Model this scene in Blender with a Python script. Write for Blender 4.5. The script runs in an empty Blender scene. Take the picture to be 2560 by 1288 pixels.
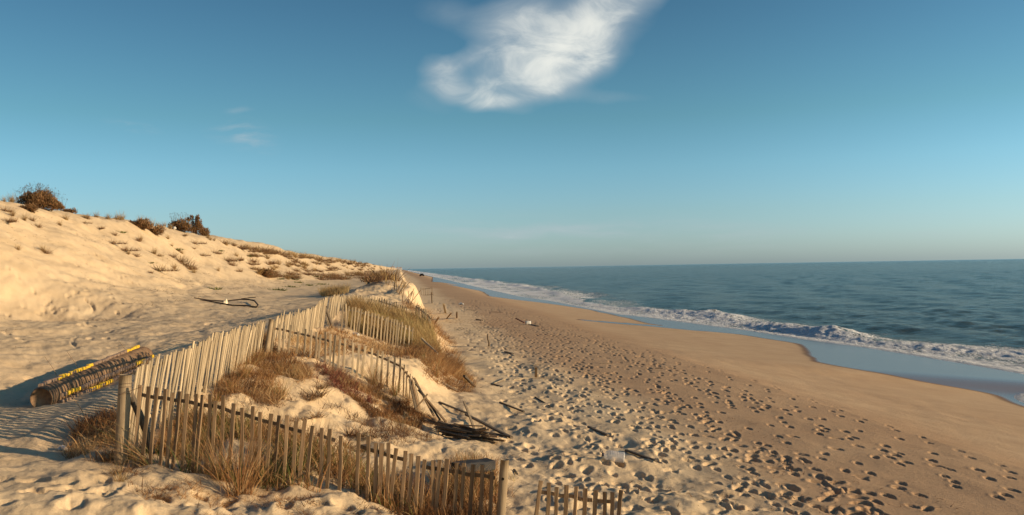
import bpy, math, random
import numpy as np

random.seed(7)
RNG = np.random.default_rng(7)
SC = bpy.context.scene
COL = SC.collection
rad = math.radians

# ------------------------------------------------------------------ camera
CH = 5.5                                  # camera height above the sea
FPX, PW, PH = 2200.0, 2560, 1288          # focal length and size of the photograph in its own pixels
_p, _r = rad(.633), rad(.955)
FWD = np.array([0, math.cos(_p), math.sin(_p)])
_u0 = np.array([0, -math.sin(_p), math.cos(_p)])
_r0 = np.array([1., 0, 0])
RGT = math.cos(_r) * _r0 - math.sin(_r) * _u0
UPV = math.cos(_r) * _u0 + math.sin(_r) * _r0
CAM = np.array([0, 0, CH])
cd = bpy.data.cameras.new('camera')
cam = bpy.data.objects.new('camera', cd)
COL.objects.link(cam)
cd.sensor_width = 36.0
cd.lens = 36.0 * FPX / PW
cd.clip_start, cd.clip_end = 0.1, 120000
from mathutils import Matrix, Vector
m = Matrix.Identity(4)
for i in range(3):
    m[i][0], m[i][1], m[i][2], m[i][3] = RGT[i], UPV[i], -FWD[i], CAM[i]
cam.matrix_world = m
SC.camera = cam

# ------------------------------------------------------------------ sun, sky, exposure
SUN_EL, SUN_BEHIND = 13.0, 16.5           # degrees up; degrees behind the right hand of the camera
el, bh = rad(SUN_EL), rad(SUN_BEHIND)
SUND = Vector((math.cos(el) * math.cos(bh), -math.cos(el) * math.sin(bh), math.sin(el)))
sl = bpy.data.lights.new('sun', 'SUN')
sl.energy = 5.0
sl.angle = rad(.55)
sl.color = (1.0, .765, .49)
so = bpy.data.objects.new('sun', sl)
so.rotation_euler = SUND.to_track_quat('Z', 'Y').to_euler()
COL.objects.link(so)
SC.view_settings.view_transform = 'Standard'
SC.view_settings.look = 'None'
SC.view_settings.gamma = 1
SC.view_settings.exposure = 0.32
SC.cycles.max_bounces = 6
SC.cycles.transparent_max_bounces = 16

w = bpy.data.worlds.new('World')
SC.world = w
w.use_nodes = True
NT = w.node_tree
NT.nodes.clear()


class NB:
    """small node builder"""
    def __init__(s, nt):
        s.nt = nt

    def n(s, t, **k):
        nd = s.nt.nodes.new(t)
        for a, v in k.items():
            setattr(nd, a, v)
        return nd

    def l(s, a, b):
        s.nt.links.new(a, b)

    def put(s, sock, v):
        if hasattr(v, 'links') or isinstance(v, bpy.types.NodeSocket):
            s.l(v, sock)
        else:
            sock.default_value = v

    def m(s, op, a, b=None, c=None, clamp=False):
        nd = s.n('ShaderNodeMath', operation=op)
        nd.use_clamp = clamp
        s.put(nd.inputs[0], a)
        if b is not None:
            s.put(nd.inputs[1], b)
        if c is not None:
            s.put(nd.inputs[2], c)
        return nd.outputs[0]

    def mapr(s, v, a, b, c=0., d=1., smooth=True):
        nd = s.n('ShaderNodeMapRange')
        nd.interpolation_type = 'SMOOTHSTEP' if smooth else 'LINEAR'
        s.put(nd.inputs[0], v)
        for i, q in enumerate((a, b, c, d)):
            s.put(nd.inputs[i + 1], q)
        return nd.outputs[0]

    def mix(s, f, a, b, mode='MIX'):
        nd = s.n('ShaderNodeMix', data_type='RGBA', blend_type=mode)
        s.put(nd.inputs[0], f)
        s.put(nd.inputs[6], a)
        s.put(nd.inputs[7], b)
        return nd.outputs[2]

    def noise(s, vec, scale, detail=4., rough=.55, dist=0., out=0):
        nd = s.n('ShaderNodeTexNoise')
        if vec is not None:
            s.l(vec, nd.inputs['Vector'])
        nd.inputs['Scale'].default_value = scale
        nd.inputs['Detail'].default_value = detail
        nd.inputs['Roughness'].default_value = rough
        nd.inputs['Distortion'].default_value = dist
        return nd.outputs[out]

    def ramp(s, f, stops, mode='LINEAR'):
        nd = s.n('ShaderNodeValToRGB')
        nd.color_ramp.interpolation = mode
        e = nd.color_ramp.elements
        while len(e) < len(stops):
            e.new(.5)
        for x, (p, c) in zip(e, stops):
            x.position = p
            x.color = (*c, 1) if len(c) == 3 else c
        s.l(f, nd.inputs[0])
        return nd.outputs[0]


def build_world():
    b = NB(NT)
    tc = b.n('ShaderNodeTexCoord').outputs['Generated']
    sky = b.n('ShaderNodeTexSky', sky_type='NISHITA')
    sky.sun_disc = False
    sky.sun_elevation = el
    sky.sun_rotation = math.atan2(SUND.x, SUND.y)
    sky.altitude = 0
    sky.air_density = 1.0
    sky.dust_density = .6
    sky.ozone_density = 3.0
    hs = b.n('ShaderNodeHueSaturation')
    b.l(sky.outputs[0], hs.inputs['Color'])
    hs.inputs['Saturation'].default_value = 1.05
    sep = b.n('ShaderNodeSeparateXYZ')
    b.l(tc, sep.inputs[0])
    x, y, z = sep.outputs
    # thin cloud layers, laid out by direction of view over the sea
    yy = b.m('MAXIMUM', y, .05)
    px = b.m('DIVIDE', x, yy)
    pz = b.m('DIVIDE', z, yy)
    cmb = b.n('ShaderNodeCombineXYZ')
    # horizon-level units: 2.2 = the photograph's focal length in kilopixels, x from its left edge, y down from its top
    b.l(b.m('MULTIPLY_ADD', px, 2.2, 1.28), cmb.inputs[0])
    b.l(b.m('MULTIPLY_ADD', pz, -2.2, .668), cmb.inputs[1])
    base = cmb.outputs[0]
    # warp
    n1 = b.noise(base, 7., 3., .5, 0., 1)
    vs = b.n('ShaderNodeVectorMath', operation='SUBTRACT')
    b.l(n1, vs.inputs[0])
    vs.inputs[1].default_value = (.5, .5, .5)
    vm = b.n('ShaderNodeVectorMath', operation='MULTIPLY_ADD')
    b.l(vs.outputs[0], vm.inputs[0])
    vm.inputs[1].default_value = (.05, .035, 0)
    b.l(base, vm.inputs[2])
    q = vm.outputs[0]

    def blob(cx, cy, rx, ry, ang, amp, power=1.0):
        mp = b.n('ShaderNodeMapping', vector_type='TEXTURE')
        mp.inputs['Location'].default_value = (cx, cy, 0)
        mp.inputs['Rotation'].default_value = (0, 0, rad(ang))
        mp.inputs['Scale'].default_value = (rx, ry, 1)
        b.l(q, mp.inputs['Vector'])
        g = b.n('ShaderNodeTexGradient', gradient_type='SPHERICAL')
        b.l(mp.outputs[0], g.inputs[0])
        o = b.mapr(g.outputs['Fac'], 0., 1. / power)
        return b.m('MULTIPLY', o, amp)

    blobs = [  # kilopixels of the photograph
        (1.455, .125, .18, .125, -30, .66, 1.2), (1.45, .105, .10, .06, -30, .40, 1.2), (1.40, .185, .18, .075, -14, .65, 1.3), (1.40, .212, .12, .032, -14, .45, 1.3),
        (1.30, .035, .14, .07, -8, .55, 1.2), (1.30, .030, .07, .035, 10, .25, 1.2), (1.54, .012, .24, .085, -24, .85, 1.3), (1.38, .075, .22, .12, -10, .5, 1.2),
        (1.27, .195, .2, .095, 4, .5, 1.2), (1.28, .13, .2, .09, 0, .22, 1.),
        (1.112, .190, .07, .085, -60, .62, 1.2), (1.150, .150, .13, .040, -28, .42, 1.2),
        (1.19, .240, .17, .040, 13, .55, 1.3), (1.26, .258, .12, .022, -9, .38, 1.2),
        (1.18, .045, .19, .06, 14, .26, 1.), (1.57, .075, .14, .05, -25, .2, 1.), (1.35, .115, .25, .14, -15, .50, 1.15), (1.44, .17, .12, .09, -40, .35, 1.3), (1.50, .10, .06, .05, -30, .3, 1.2), (1.505, .155, .07, .05, -40, .4, 1.3), (1.47, .240, .24, .025, 4, .2, 1.), (1.08, .245, .12, .05, 10, .12, 1.),
    ]
    tot = None
    for t in blobs:
        o = blob(*t)
        tot = o if tot is None else b.m('ADD', tot, o)
    # blue eye of the swirl
    tot = b.m('SUBTRACT', tot, blob(1.205, .168, .095, .042, -14, .30, 1.2))
    tot = b.m('SUBTRACT', tot, blob(1.175, .118, .13, .035, 4, .25, 1.))
    mp = b.n('ShaderNodeMapping')
    mp.inputs['Rotation'].default_value = (0, 0, rad(24))
    mp.inputs['Scale'].default_value = (6, 11, 1)
    b.l(q, mp.inputs['Vector'])
    st = b.noise(mp.outputs[0], 1., 6., .6, .8)
    dens = b.m('MULTIPLY', tot, b.mapr(st, .25, .72, .55, 1.3, False))
    dens = b.m('SUBTRACT', 1., b.m('EXPONENT', b.m('MULTIPLY', b.m('MAXIMUM', b.m('SUBTRACT', dens, .03), 0.), -.95)))
    dens = b.m('MULTIPLY', dens, .98)
    # faint wisps low on the left and a veil near the horizon
    wis = b.m('ADD', blob(.335, .300, .09, .018, 8, .25), blob(.615, .330, .12, .05, 14, .32))
    wis = b.m('ADD', wis, blob(.60, .268, .05, .014, 0, .15))
    mp2 = b.n('ShaderNodeMapping')
    mp2.inputs['Scale'].default_value = (9, 40, 1)
    mp2.inputs['Rotation'].default_value = (0, 0, rad(-10))
    b.l(q, mp2.inputs['Vector'])
    w2 = b.noise(mp2.outputs[0], 1., 5., .6)
    wis = b.m('MULTIPLY', wis, b.mapr(w2, .38, .7, 0, 1.3))
    mp3 = b.n('ShaderNodeMapping')
    mp3.inputs['Scale'].default_value = (2.2, 16, 1)
    b.l(q, mp3.inputs['Vector'])
    w3 = b.noise(mp3.outputs[0], 1., 5., .55)
    veil = b.m('ADD', blob(1.45, .585, .8, .08, 2, .55), blob(2.35, .575, .3, .05, 0, .2))
    veil = b.m('MULTIPLY', veil, b.mapr(w3, .4, .72, 0, 1.))
    dens = b.m('MAXIMUM', dens, b.m('MAXIMUM', wis, veil))
    dens = b.m('MULTIPLY', dens, b.mapr(y, .1, .3))
    # sky colour, graded by height as the air was that day
    grade = b.ramp(b.m('MAXIMUM', z, 0.), [(0., (.44, .58, .88)), (.03, (.46, .58, .78)), (.06, (.45, .56, .67)), (.11, (.42, .56, .60)), (.165, (.355, .495, .465)), (.29, (.275, .39, .385)), (1., (.20, .32, .4))])
    skyc = b.mix(1., hs.outputs[0], grade, 'MULTIPLY')
    side = b.m('ADD', b.mapr(x, -.5, .5, 1.80, 2.18, False), b.mapr(x, .1, .55, 0., .42))
    sm = b.n('ShaderNodeVectorMath', operation='SCALE')
    b.l(skyc, sm.inputs[0])
    b.l(side, sm.inputs['Scale'])
    skyc = sm.outputs[0]
    bg = b.n('ShaderNodeBackground')
    b.l(skyc, bg.inputs[0])
    bg.inputs[1].default_value = .1
    cl = b.n('ShaderNodeBackground')
    b.l(b.mix(b.mapr(b.m('ADD', dens, b.m('MULTIPLY', b.m('SUBTRACT', st, .5), .9)), .3, .98), (.38, .43, .46, 1), (.74, .74, .68, 1)), cl.inputs[0])
    cl.inputs[1].default_value = 1.0
    mx = b.n('ShaderNodeMixShader')
    b.l(dens, mx.inputs[0])
    b.l(bg.outputs[0], mx.inputs[1])
    b.l(cl.outputs[0], mx.inputs[2])
    out = b.n('ShaderNodeOutputWorld')
    b.l(mx.outputs[0], out.inputs[0])


build_world()

# ------------------------------------------------------------------ helpers
BA = rad(7.25)
BC, BS = math.cos(BA), math.sin(BA)


def to_uv(X, Y):                     # u across the beach (to the sea), v along it
    return X * BC + Y * BS, -X * BS + Y * BC


def to_xy(u, v):
    return u * BC - v * BS, u * BS + v * BC


def ray(px, py):
    return FWD + (px - 1280) / FPX * RGT + (644 - py) / FPX * UPV


def at(px, py, Y):                   # the point of a pixel's line of sight at distance Y
    d = ray(px, py)
    return CAM + d * (Y / d[1])


def sstep(a, b, x):
    t = np.clip((x - a) / (b - a), 0, 1)
    return t * t * (3 - 2 * t)


def _hash(ix, iy, seed):
    h = (ix.astype(np.int64) * 374761393 + iy.astype(np.int64) * 668265263 + seed * 974711) & 0xffffffff
    h = ((h ^ (h >> 13)) * 1274126177) & 0xffffffff
    h = h ^ (h >> 16)
    return (h & 0xffffff) / float(0xffffff)


def vnoise(x, y, seed=0):
    ix, iy = np.floor(x), np.floor(y)
    fx, fy = x - ix, y - iy
    fx = fx * fx * fx * (fx * (fx * 6 - 15) + 10)
    fy = fy * fy * fy * (fy * (fy * 6 - 15) + 10)
    a, b_ = _hash(ix, iy, seed), _hash(ix + 1, iy, seed)
    c, d = _hash(ix, iy + 1, seed), _hash(ix + 1, iy + 1, seed)
    return (a + (b_ - a) * fx) * (1 - fy) + (c + (d - c) * fx) * fy - .5


def fbm(x, y, octs=4, seed=0, gain=.5):
    t, a, f = 0, 1., 1.
    for i in range(octs):
        t = t + a * vnoise(x * f + 13.7 * i, y * f - 7.1 * i, seed + i * 17)
        a *= gain
        f *= 2.03
    return t


def table(pts, smooth=0.0, lo=-80, hi=400, step=.1):
    xs = np.arange(lo, hi, step)
    p = np.array(pts, float)
    ys = np.interp(xs, p[:, 0], p[:, 1])
    if smooth:
        k = np.arange(-4 * smooth, 4 * smooth + step, step)
        g = np.exp(-(k / smooth) ** 2 / 2)
        g /= g.sum()
        n = len(k) // 2
        ys = np.convolve(np.pad(ys, n, 'edge'), g, 'valid')[:len(xs)]
    return lambda q: np.interp(q, xs, ys)


# ------------------------------------------------------------------ the lie of the land
dune_prof = table([(-80, 2.0), (-45, 3.2), (-30, 3.9), (-25, 4.3), (-22.5, 4.4), (-21, 4.0), (-19, 2.75), (-17, 1.45), (-15, .3), (-13.5, -.5),
                   (-12, -1.05), (-10, -1.42), (-7, -1.64), (-4, -1.72), (-2.5, -1.70), (-1.2, -1.75), (0, -1.95), (1.2, -2.15), (4, -2.3)], 1.1)
beach_up = table([(-6, -2.2), (-2, -2.55), (0, -2.78), (1.3, -2.95), (2.5, -3.08), (5, -3.2), (8.5, -3.4), (10.5, -3.58), (12, -3.72)], .4)
# the waterline and the wet line run in cusps along the shore
edge_u = table([(0, 22.6), (29.7, 22.7), (31.4, 23.2), (32.8, 24.2), (33.4, 26.2), (34.6, 28.2), (37.7, 28.7), (41, 28.8), (46, 28.8), (52, 28.7), (59, 27.9), (69, 27.3),
                (80, 26.), (90, 24.8), (96, 23.6), (114, 23.4), (138, 23.2), (164, 21.5), (235, 21.1), (410, 21.8), (800, 21.1), (9000, 21)], .5, lo=-50, hi=3000)
dune_foot = table([(0, 1.0), (16, 1.0), (19.5, .55), (21, .9), (24, 1.15), (28, 1.05), (34, 1.4), (45, 1.0), (53, .95), (60, 1.2), (80, .8), (3000, .8)], .5, lo=-50, hi=3000)

CTRL = [  # pixel, distance: where the ground lies inside and around the fences
    (310, 1168, 10.5), (450, 1180, 10.35), (600, 1200, 10.2), (750, 1225, 10.1), (900, 1255, 9.9), (1050, 1290, 9.75), (1250, 1335, 9.5),
    (950, 1060, 15.5), (1100, 1130, 14.3), (640, 1010, 14.2), (500, 990, 13.3), (600, 925, 15.3), (800, 1060, 14.0), (1050, 1180, 12.6),
    (100, 1018, 13.7), (350, 914, 18.4), (225, 964, 16.0), (250, 1030, 13.4), (240, 1100, 11.5), (400, 955, 15.4), (330, 1085, 12.0), (480, 890, 19), (0, 1130, 11.4), (0, 1000, 14.2), (150, 1270, 8.5), (0, 908, 17.2), (130, 897, 18.2), (250, 850, 22.8), (400, 1240, 9),
    (700, 1285, 9), (0, 1290, 8.3), (0, 790, 31), (560, 772, 40), (400, 790, 34), (520, 820, 26), (900, 1340, 8.6),
    (690, 870, 18), (800, 905, 17.8), (900, 940, 17.6), (1000, 1015, 17.2), (1040, 1040, 16.9),
    (850, 828, 27), (950, 852, 27), (1030, 874, 27), (950, 880, 23), (1010, 893, 21.5), (830, 870, 21.5), (710, 785, 34), (620, 815, 27), (600, 850, 21.5), (820, 820, 26.5),
    (950, 772, 36), (1040, 812, 34), (900, 775, 31), (1060, 838, 30), (-300, 900, 15), (-300, 1100, 10), (-300, 1250, 8),
]


def dune_base(u, v):
    return dune_prof(u) + 0 * v


_cp = np.array([at(*c) for c in CTRL])
_cu, _cv = to_uv(_cp[:, 0], _cp[:, 1])
_SIG = 2.6
_cd = _cp[:, 2] - CH - dune_base(_cu, _cv)


def _phi(r2):
    return np.exp(-r2 / (2 * _SIG * _SIG))


_K = _phi((_cp[:, None, 0] - _cp[None, :, 0]) ** 2 + (_cp[:, None, 1] - _cp[None, :, 1]) ** 2)
_w = np.linalg.solve(_K + .03 * np.eye(len(CTRL)), _cd)
BUMPS = [(-7.6, 57, 1.7, 6.0, 1.2), (-5.6, 51.5, .9, 2.6, .45)]


def H(X, Y):
    """height of the ground, without its small relief"""
    X = np.asarray(X, float)
    Y = np.asarray(Y, float)
    sh = X.shape
    X, Y = X.ravel(), Y.ravel()
    u, v = to_uv(X, Y)
    ud = u + 1.1 * fbm(v * .045, u * .03, 3, 5) * sstep(20, 60, v) * sstep(-6, -14, u)
    zd = dune_base(ud, v)
    near = (Y > -4) & (Y < 48) & (X > -28) & (X < 9)
    if near.any():
        xn, yn = X[near], Y[near]
        d = np.zeros(len(xn))
        for (cx, cy, _), w_ in zip(_cp, _w):
            d += w_ * _phi((xn - cx) ** 2 + (yn - cy) ** 2)
        zd[near] += d
    # swells, hollows and slides on the dune
    dn = sstep(-9, -14, u)
    zd += dn * (.6 * fbm(u * .09 + 3, v * .06, 2, 11) + .22 * fbm(u * .35, v * .2, 3, 23))
    zd += dn * sstep(60, 300, v) * (.5 * fbm(v * .03, u * .05, 2, 31))
    zd -= .38 * sstep(-16, -20, u) * sstep(75, 50, v)
    for bx, by, sx, sy, h in BUMPS:
        zd += h * np.exp(-((X - bx) / sx) ** 2 / 2 - ((Y - by) / sy) ** 2 / 2)
    ue = edge_u(v)
    t = (u - 10.5) / (ue - 10.5)
    zb = np.where(u < 10.5, beach_up(u), -3.58 - 1.82 * np.clip(t, 0, 1) ** .95 - np.maximum(u - ue, 0) * .085)
    zb = np.where(u > 60, -8.6 - (u - 60) * .02, zb)
    zb += .05 * fbm(u * .15, v * .1, 2, 41) * sstep(1, 3, u) * sstep(22, 16, u)
    uf = dune_foot(v) + .5 * fbm(v * .35, u * 0 + 4, 3, 51) * sstep(17, 21, v)
    wd = np.interp(v, [0, 17, 19.5, 3000], [2.2, 1.6, .5, .55])
    s = sstep(-1, 1, (u - uf) / wd)
    z = zd * (1 - s) + zb * s
    return (z + CH).reshape(sh)


def hit(px, py, y0=4.5, y1=900.):
    """where a pixel's line of sight meets the ground"""
    d = ray(px, py)
    Ys = np.geomspace(y0, y1, 900)
    X = d[0] / d[1] * Ys
    Z = CH + d[2] / d[1] * Ys
    g = H(X, Ys) - Z
    k = np.nonzero(g > 0)[0]
    if len(k) == 0:
        k0 = int(np.argmax(g))
        return np.array([X[k0], Ys[k0], float(H(X[k0], Ys[k0]))])
    k0 = k[0]
    if k0:
        a, b_ = g[k0 - 1], g[k0]
        t = -a / (b_ - a)
        Yh = Ys[k0 - 1] + t * (Ys[k0] - Ys[k0 - 1])
    else:
        Yh = Ys[0]
    X = d[0] / d[1] * Yh
    return np.array([X, Yh, float(H(X, Yh))])


wet_pts = sorted([tuple(to_uv(*hit(*q)[:2])[::-1]) for q in
                  [(1083, 705), (1118, 711), (1152, 714), (1172, 722), (1200, 727), (1214, 731), (1230, 742), (1330, 754), (1400, 763), (1480, 775), (1420, 796), (1500, 806), (1640, 812), (1700, 818), (1850, 836), (2000, 860), (2020, 880),
                   (2045, 905), (2120, 920), (2300, 955), (2480, 982), (2560, 1018)]])
wet_u = table([(0, 20.5)] + wet_pts + [(500, 18.5), (3000, 18.5)], .35, lo=-50, hi=3000)


def relief(X, Y, u, v):
    """small relief: ripples, trampled sand, slides"""
    dune = sstep(dune_foot(v) + .3, dune_foot(v) - 1.2, u)
    dry = sstep(5.6, 3.6, u + .02 * (v - 14) + 1.5 * fbm(u * .3, v * .2, 2, 61))     # loose dry sand
    fine = sstep(60, 25, np.hypot(X, Y))
    z = dune * (.10 * fbm(u * .8, v * .55, 4, 71) + .05 * fbm(u * 3.1, v * 2.2, 4, 73) * fine)
    z += (1 - dune) * dry * (.12 * fbm(u * 1.1, v * .8, 3, 75) + .05 * fbm(u * 3.4, v * 2.4, 3, 77) * sstep(30, 14, v)) * fine
    z += (1 - dune) * (1 - dry) * (.02 * fbm(u * 1.5, v * .8, 3, 79)) * fine * sstep(21, 15, u)
    # clumpy hummocks among the plants between the fences
    comp = sstep(-4.2, -2.6, u) * sstep(2.2, .5, u) * sstep(7, 9, v) * sstep(75, 60, v)
    z += comp * (.20 * fbm(u * 1.1, v * 1.1, 3, 81) + .06 * np.abs(fbm(u * 4, v * 4, 3, 83)))
    # far dunes: rough with plant hummocks
    z += sstep(-8, -13, u) * (.14 * fbm(u * 1.1, v * .5, 4, 87))
    return z


# footprints -------------------------------------------------------
PRINTS = []                                # x, y, direction, half length, half width, depth


def add_trail(u0, v0, v1, drift, dirn, L, Wd, dep, keep=.9, step=.68):
    v, u = v0, u0
    ph = random.random() * 9
    side = 1
    while v < v1:
        u = u0 + drift * (v - v0) + .35 * math.sin(v * .21 + ph) + .25 * math.sin(v * .083 + 2 * ph)
        side = -side
        if random.random() < keep:
            x, y = to_xy(u + side * .1 + random.gauss(0, .03), v + random.gauss(0, .05))
            PRINTS.append((x, y, math.atan2(BC, -BS) + random.gauss(0, .12), L * random.uniform(.85, 1.2), Wd * random.uniform(.85, 1.25), dep * random.uniform(.7, 1.25)))
        v += step * random.uniform(.9, 1.1)


for k in range(27):
    u0 = random.uniform(2.8, 9.6)
    v0 = random.uniform(7, 24) if k < 12 else random.uniform(7, 9)
    add_trail(u0, v0, v0 + random.uniform(25, 110), random.gauss(0, .012), 1, .13, .058, .047, .62)
add_trail(10.3, 12, 90, -.012, 1, .14, .05, .03, .9)
add_trail(9.2, 8, 70, -.01, 1, .15, .06, .045, .9)
for k in range(330):                       # the trampled belt of loose sand in front
    u, v = random.uniform(1.8, 6.4), 8.5 + abs(random.gauss(0, 7))
    x, y = to_xy(u, v)
    r_ = random.uniform(.07, .125)
    PRINTS.append((x, y, random.uniform(0, 6.3), r_ * random.uniform(1, 1.5), r_ * .75, random.uniform(.04, .09)))
for k in range(520):
    u, v = random.uniform(2.2, 9.2), random.uniform(10, 90)
    x, y = to_xy(u, v)
    PRINTS.append((x, y, math.atan2(BC, -BS) + random.gauss(0, .5), .14, .066, random.uniform(.03, .07)))
TRACK = [(188, 583), (208, 590), (211, 602), (202, 610), (228, 618), (238, 628), (217, 632), (225, 644), (238, 636), (250, 650), (212, 657), (265, 665), (193, 665), (282, 678),
         (300, 692), (310, 691), (223, 698), (270, 668), (328, 707), (345, 712), (212, 722), (217, 732), (250, 722), (275, 738), (280, 750), (180, 712), (160, 705),
         (115, 757), (130, 770), (190, 735), (170, 742), (125, 750), (20, 672), (45, 690), (84, 727), (20, 786), (135, 782), (163, 780), (18, 836), (303, 763),
         (293, 780), (305, 795), (282, 812), (273, 830), (265, 846), (225, 847), (200, 815), (232, 814), (50, 850), (95, 785), (110, 775), (60, 765)]
for q in TRACK:
    P = hit(*q)
    PRINTS.append((P[0], P[1], random.gauss(1.9, .5), .17, .09, .07 if P[1] > 30 else .06))
for k in range(70):
    u, v = random.uniform(-13, -5.5), random.uniform(9, 60)
    x, y = to_xy(u, v)
    PRINTS.append((x, y, random.uniform(0, 6.3), random.uniform(.12, .24), random.uniform(.08, .12), random.uniform(.02, .06)))
for k in range(60):
    x, y = random.uniform(-6.5, -1.5), random.uniform(7.5, 9.6)
    PRINTS.append((x, y, random.uniform(0, 6.3), random.uniform(.1, .18), random.uniform(.07, .1), random.uniform(.03, .06)))
GROOVE = [hit(*q) for q in [(213, 755), (230, 765), (235, 775), (225, 787), (230, 797), (213, 808), (222, 820), (228, 828), (195, 838), (185, 848), (180, 860), (192, 870)]]


# ------------------------------------------------------------------ meshes
def tag(o, label=None, cat=None, group=None, kind=None):
    if label:
        o['label'] = label
    if cat:
        o['category'] = cat
    if group:
        o['group'] = group
    if kind:
        o['kind'] = kind
    return o


def np_mesh(name, V, quads=None, tris=None, mat=None, attrs=None, smooth=True, parent=None):
    me = bpy.data.meshes.new(name)
    V = np.asarray(V, np.float32)
    nq = 0 if quads is None else len(quads)
    nt = 0 if tris is None else len(tris)
    idx, st, ln = [], [], []
    if nq:
        idx.append(np.asarray(quads, np.int32).ravel())
        st.append(np.arange(nq) * 4)
        ln.append(np.full(nq, 4))
    if nt:
        idx.append(np.asarray(tris, np.int32).ravel())
        st.append(nq * 4 + np.arange(nt) * 3)
        ln.append(np.full(nt, 3))
    idx = np.concatenate(idx)
    me.vertices.add(len(V))
    me.vertices.foreach_set('co', V.ravel())
    me.loops.add(len(idx))
    me.loops.foreach_set('vertex_index', idx)
    me.polygons.add(nq + nt)
    me.polygons.foreach_set('loop_start', np.concatenate(st).astype(np.int32))
    me.polygons.foreach_set('loop_total', np.concatenate(ln).astype(np.int32))
    me.polygons.foreach_set('use_smooth', np.full(nq + nt, smooth))
    for k, a in (attrs or {}).items():
        t = me.attributes.new(k, 'FLOAT', 'POINT')
        t.data.foreach_set('value', np.asarray(a, np.float32).ravel())
    me.update(calc_edges=True)
    me.validate()
    if mat:
        me.materials.append(mat)
    o = bpy.data.objects.new(name, me)
    COL.objects.link(o)
    if parent:
        o.parent = parent
    return o


def new_mat(name):
    mt = bpy.data.materials.new(name)
    mt.use_nodes = True
    nt = mt.node_tree
    nt.nodes.clear()
    b = NB(nt)
    out = b.n('ShaderNodeOutputMaterial')
    bs = b.n('ShaderNodeBsdfPrincipled')
    b.l(bs.outputs[0], out.inputs[0])
    return mt, b, bs, out


def attr(b, name):
    return b.n('ShaderNodeAttribute', attribute_name=name).outputs['Fac']


def bump(b, bs, h, strength, dist):
    bp = b.n('ShaderNodeBump')
    bp.inputs['Strength'].default_value = strength
    bp.inputs['Distance'].default_value = dist
    b.put(bp.inputs['Height'], h)
    b.l(bp.outputs[0], bs.inputs['Normal'])


def mat_sand():
    mt, b, bs, out = new_mat('sand')
    geo = b.n('ShaderNodeNewGeometry').outputs['Position']
    wet, moist = attr(b, 'wet'), attr(b, 'moist')
    n = b.noise(geo, .8, 5, .6)
    g = b.noise(geo, 60., 3, .7)
    big = b.noise(geo, .12, 3, .5)
    dry = b.ramp(n, [(.25, (.57, .405, .23)), (.5, (.66, .48, .285)), (.8, (.73, .55, .335))])
    dry = b.mix(b.mapr(g, .35, .7, 0, .35), dry, (.45, .32, .18, 1))
    mo = b.ramp(n, [(.25, (.40, .245, .135)), (.6, (.46, .29, .16)), (.8, (.52, .335, .19))])
    mo = b.mix(b.mapr(g, .4, .75, 0, .4), mo, (.26, .165, .09, 1))
    spk = b.noise(geo, 34., 2, .8)
    sp2 = b.noise(geo, 1.6, 3, .6)
    dark = b.m('MULTIPLY', b.mapr(spk, .66, .74), b.mapr(sp2, .42, .62, 0., .8))
    dry = b.mix(b.m('MULTIPLY', dark, .6), dry, (.22, .15, .09, 1))
    mo = b.mix(dark, mo, (.13, .09, .06, 1))
    mf = b.m('ADD', moist, b.m('MULTIPLY', b.m('SUBTRACT', big, .5), .5), clamp=True)
    mf = b.m('MULTIPLY', mf, b.mapr(moist, 0., .08))
    c = b.mix(mf, dry, mo)
    c = b.mix(b.mapr(wet, .0, .45), c, (.20, .115, .06, 1))
    c = b.mix(b.mapr(wet, .3, 1.), c, (.16, .125, .105, 1))
    b.l(c, bs.inputs['Base Color'])
    b.l(b.mapr(wet, .2, .8, .95, .25), bs.inputs['Roughness'])
    b.l(b.mapr(wet, .1, .6, .15, .27), bs.inputs['Specular IOR Level'])
    bs.inputs['Specular Tint'].default_value = (1, .87, .76, 1)
    # grain and wind ripples
    mp = b.n('ShaderNodeMapping')
    mp.inputs['Rotation'].default_value = (0, 0, rad(-12))
    mp.inputs['Scale'].default_value = (1.6, 9, 3)
    b.l(geo, mp.inputs[0])
    rip = b.noise(mp.outputs[0], 1.1, 3, .5, .6)
    gr = b.noise(geo, 16., 6, .75)
    h = b.m('ADD', b.m('MULTIPLY', rip, .5), b.m('MULTIPLY', gr, .6))
    h = b.m('MULTIPLY', h, b.mapr(wet, 0., .4, 1., .0))
    bump(b, bs, h, .8, .035)
    return mt


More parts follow.
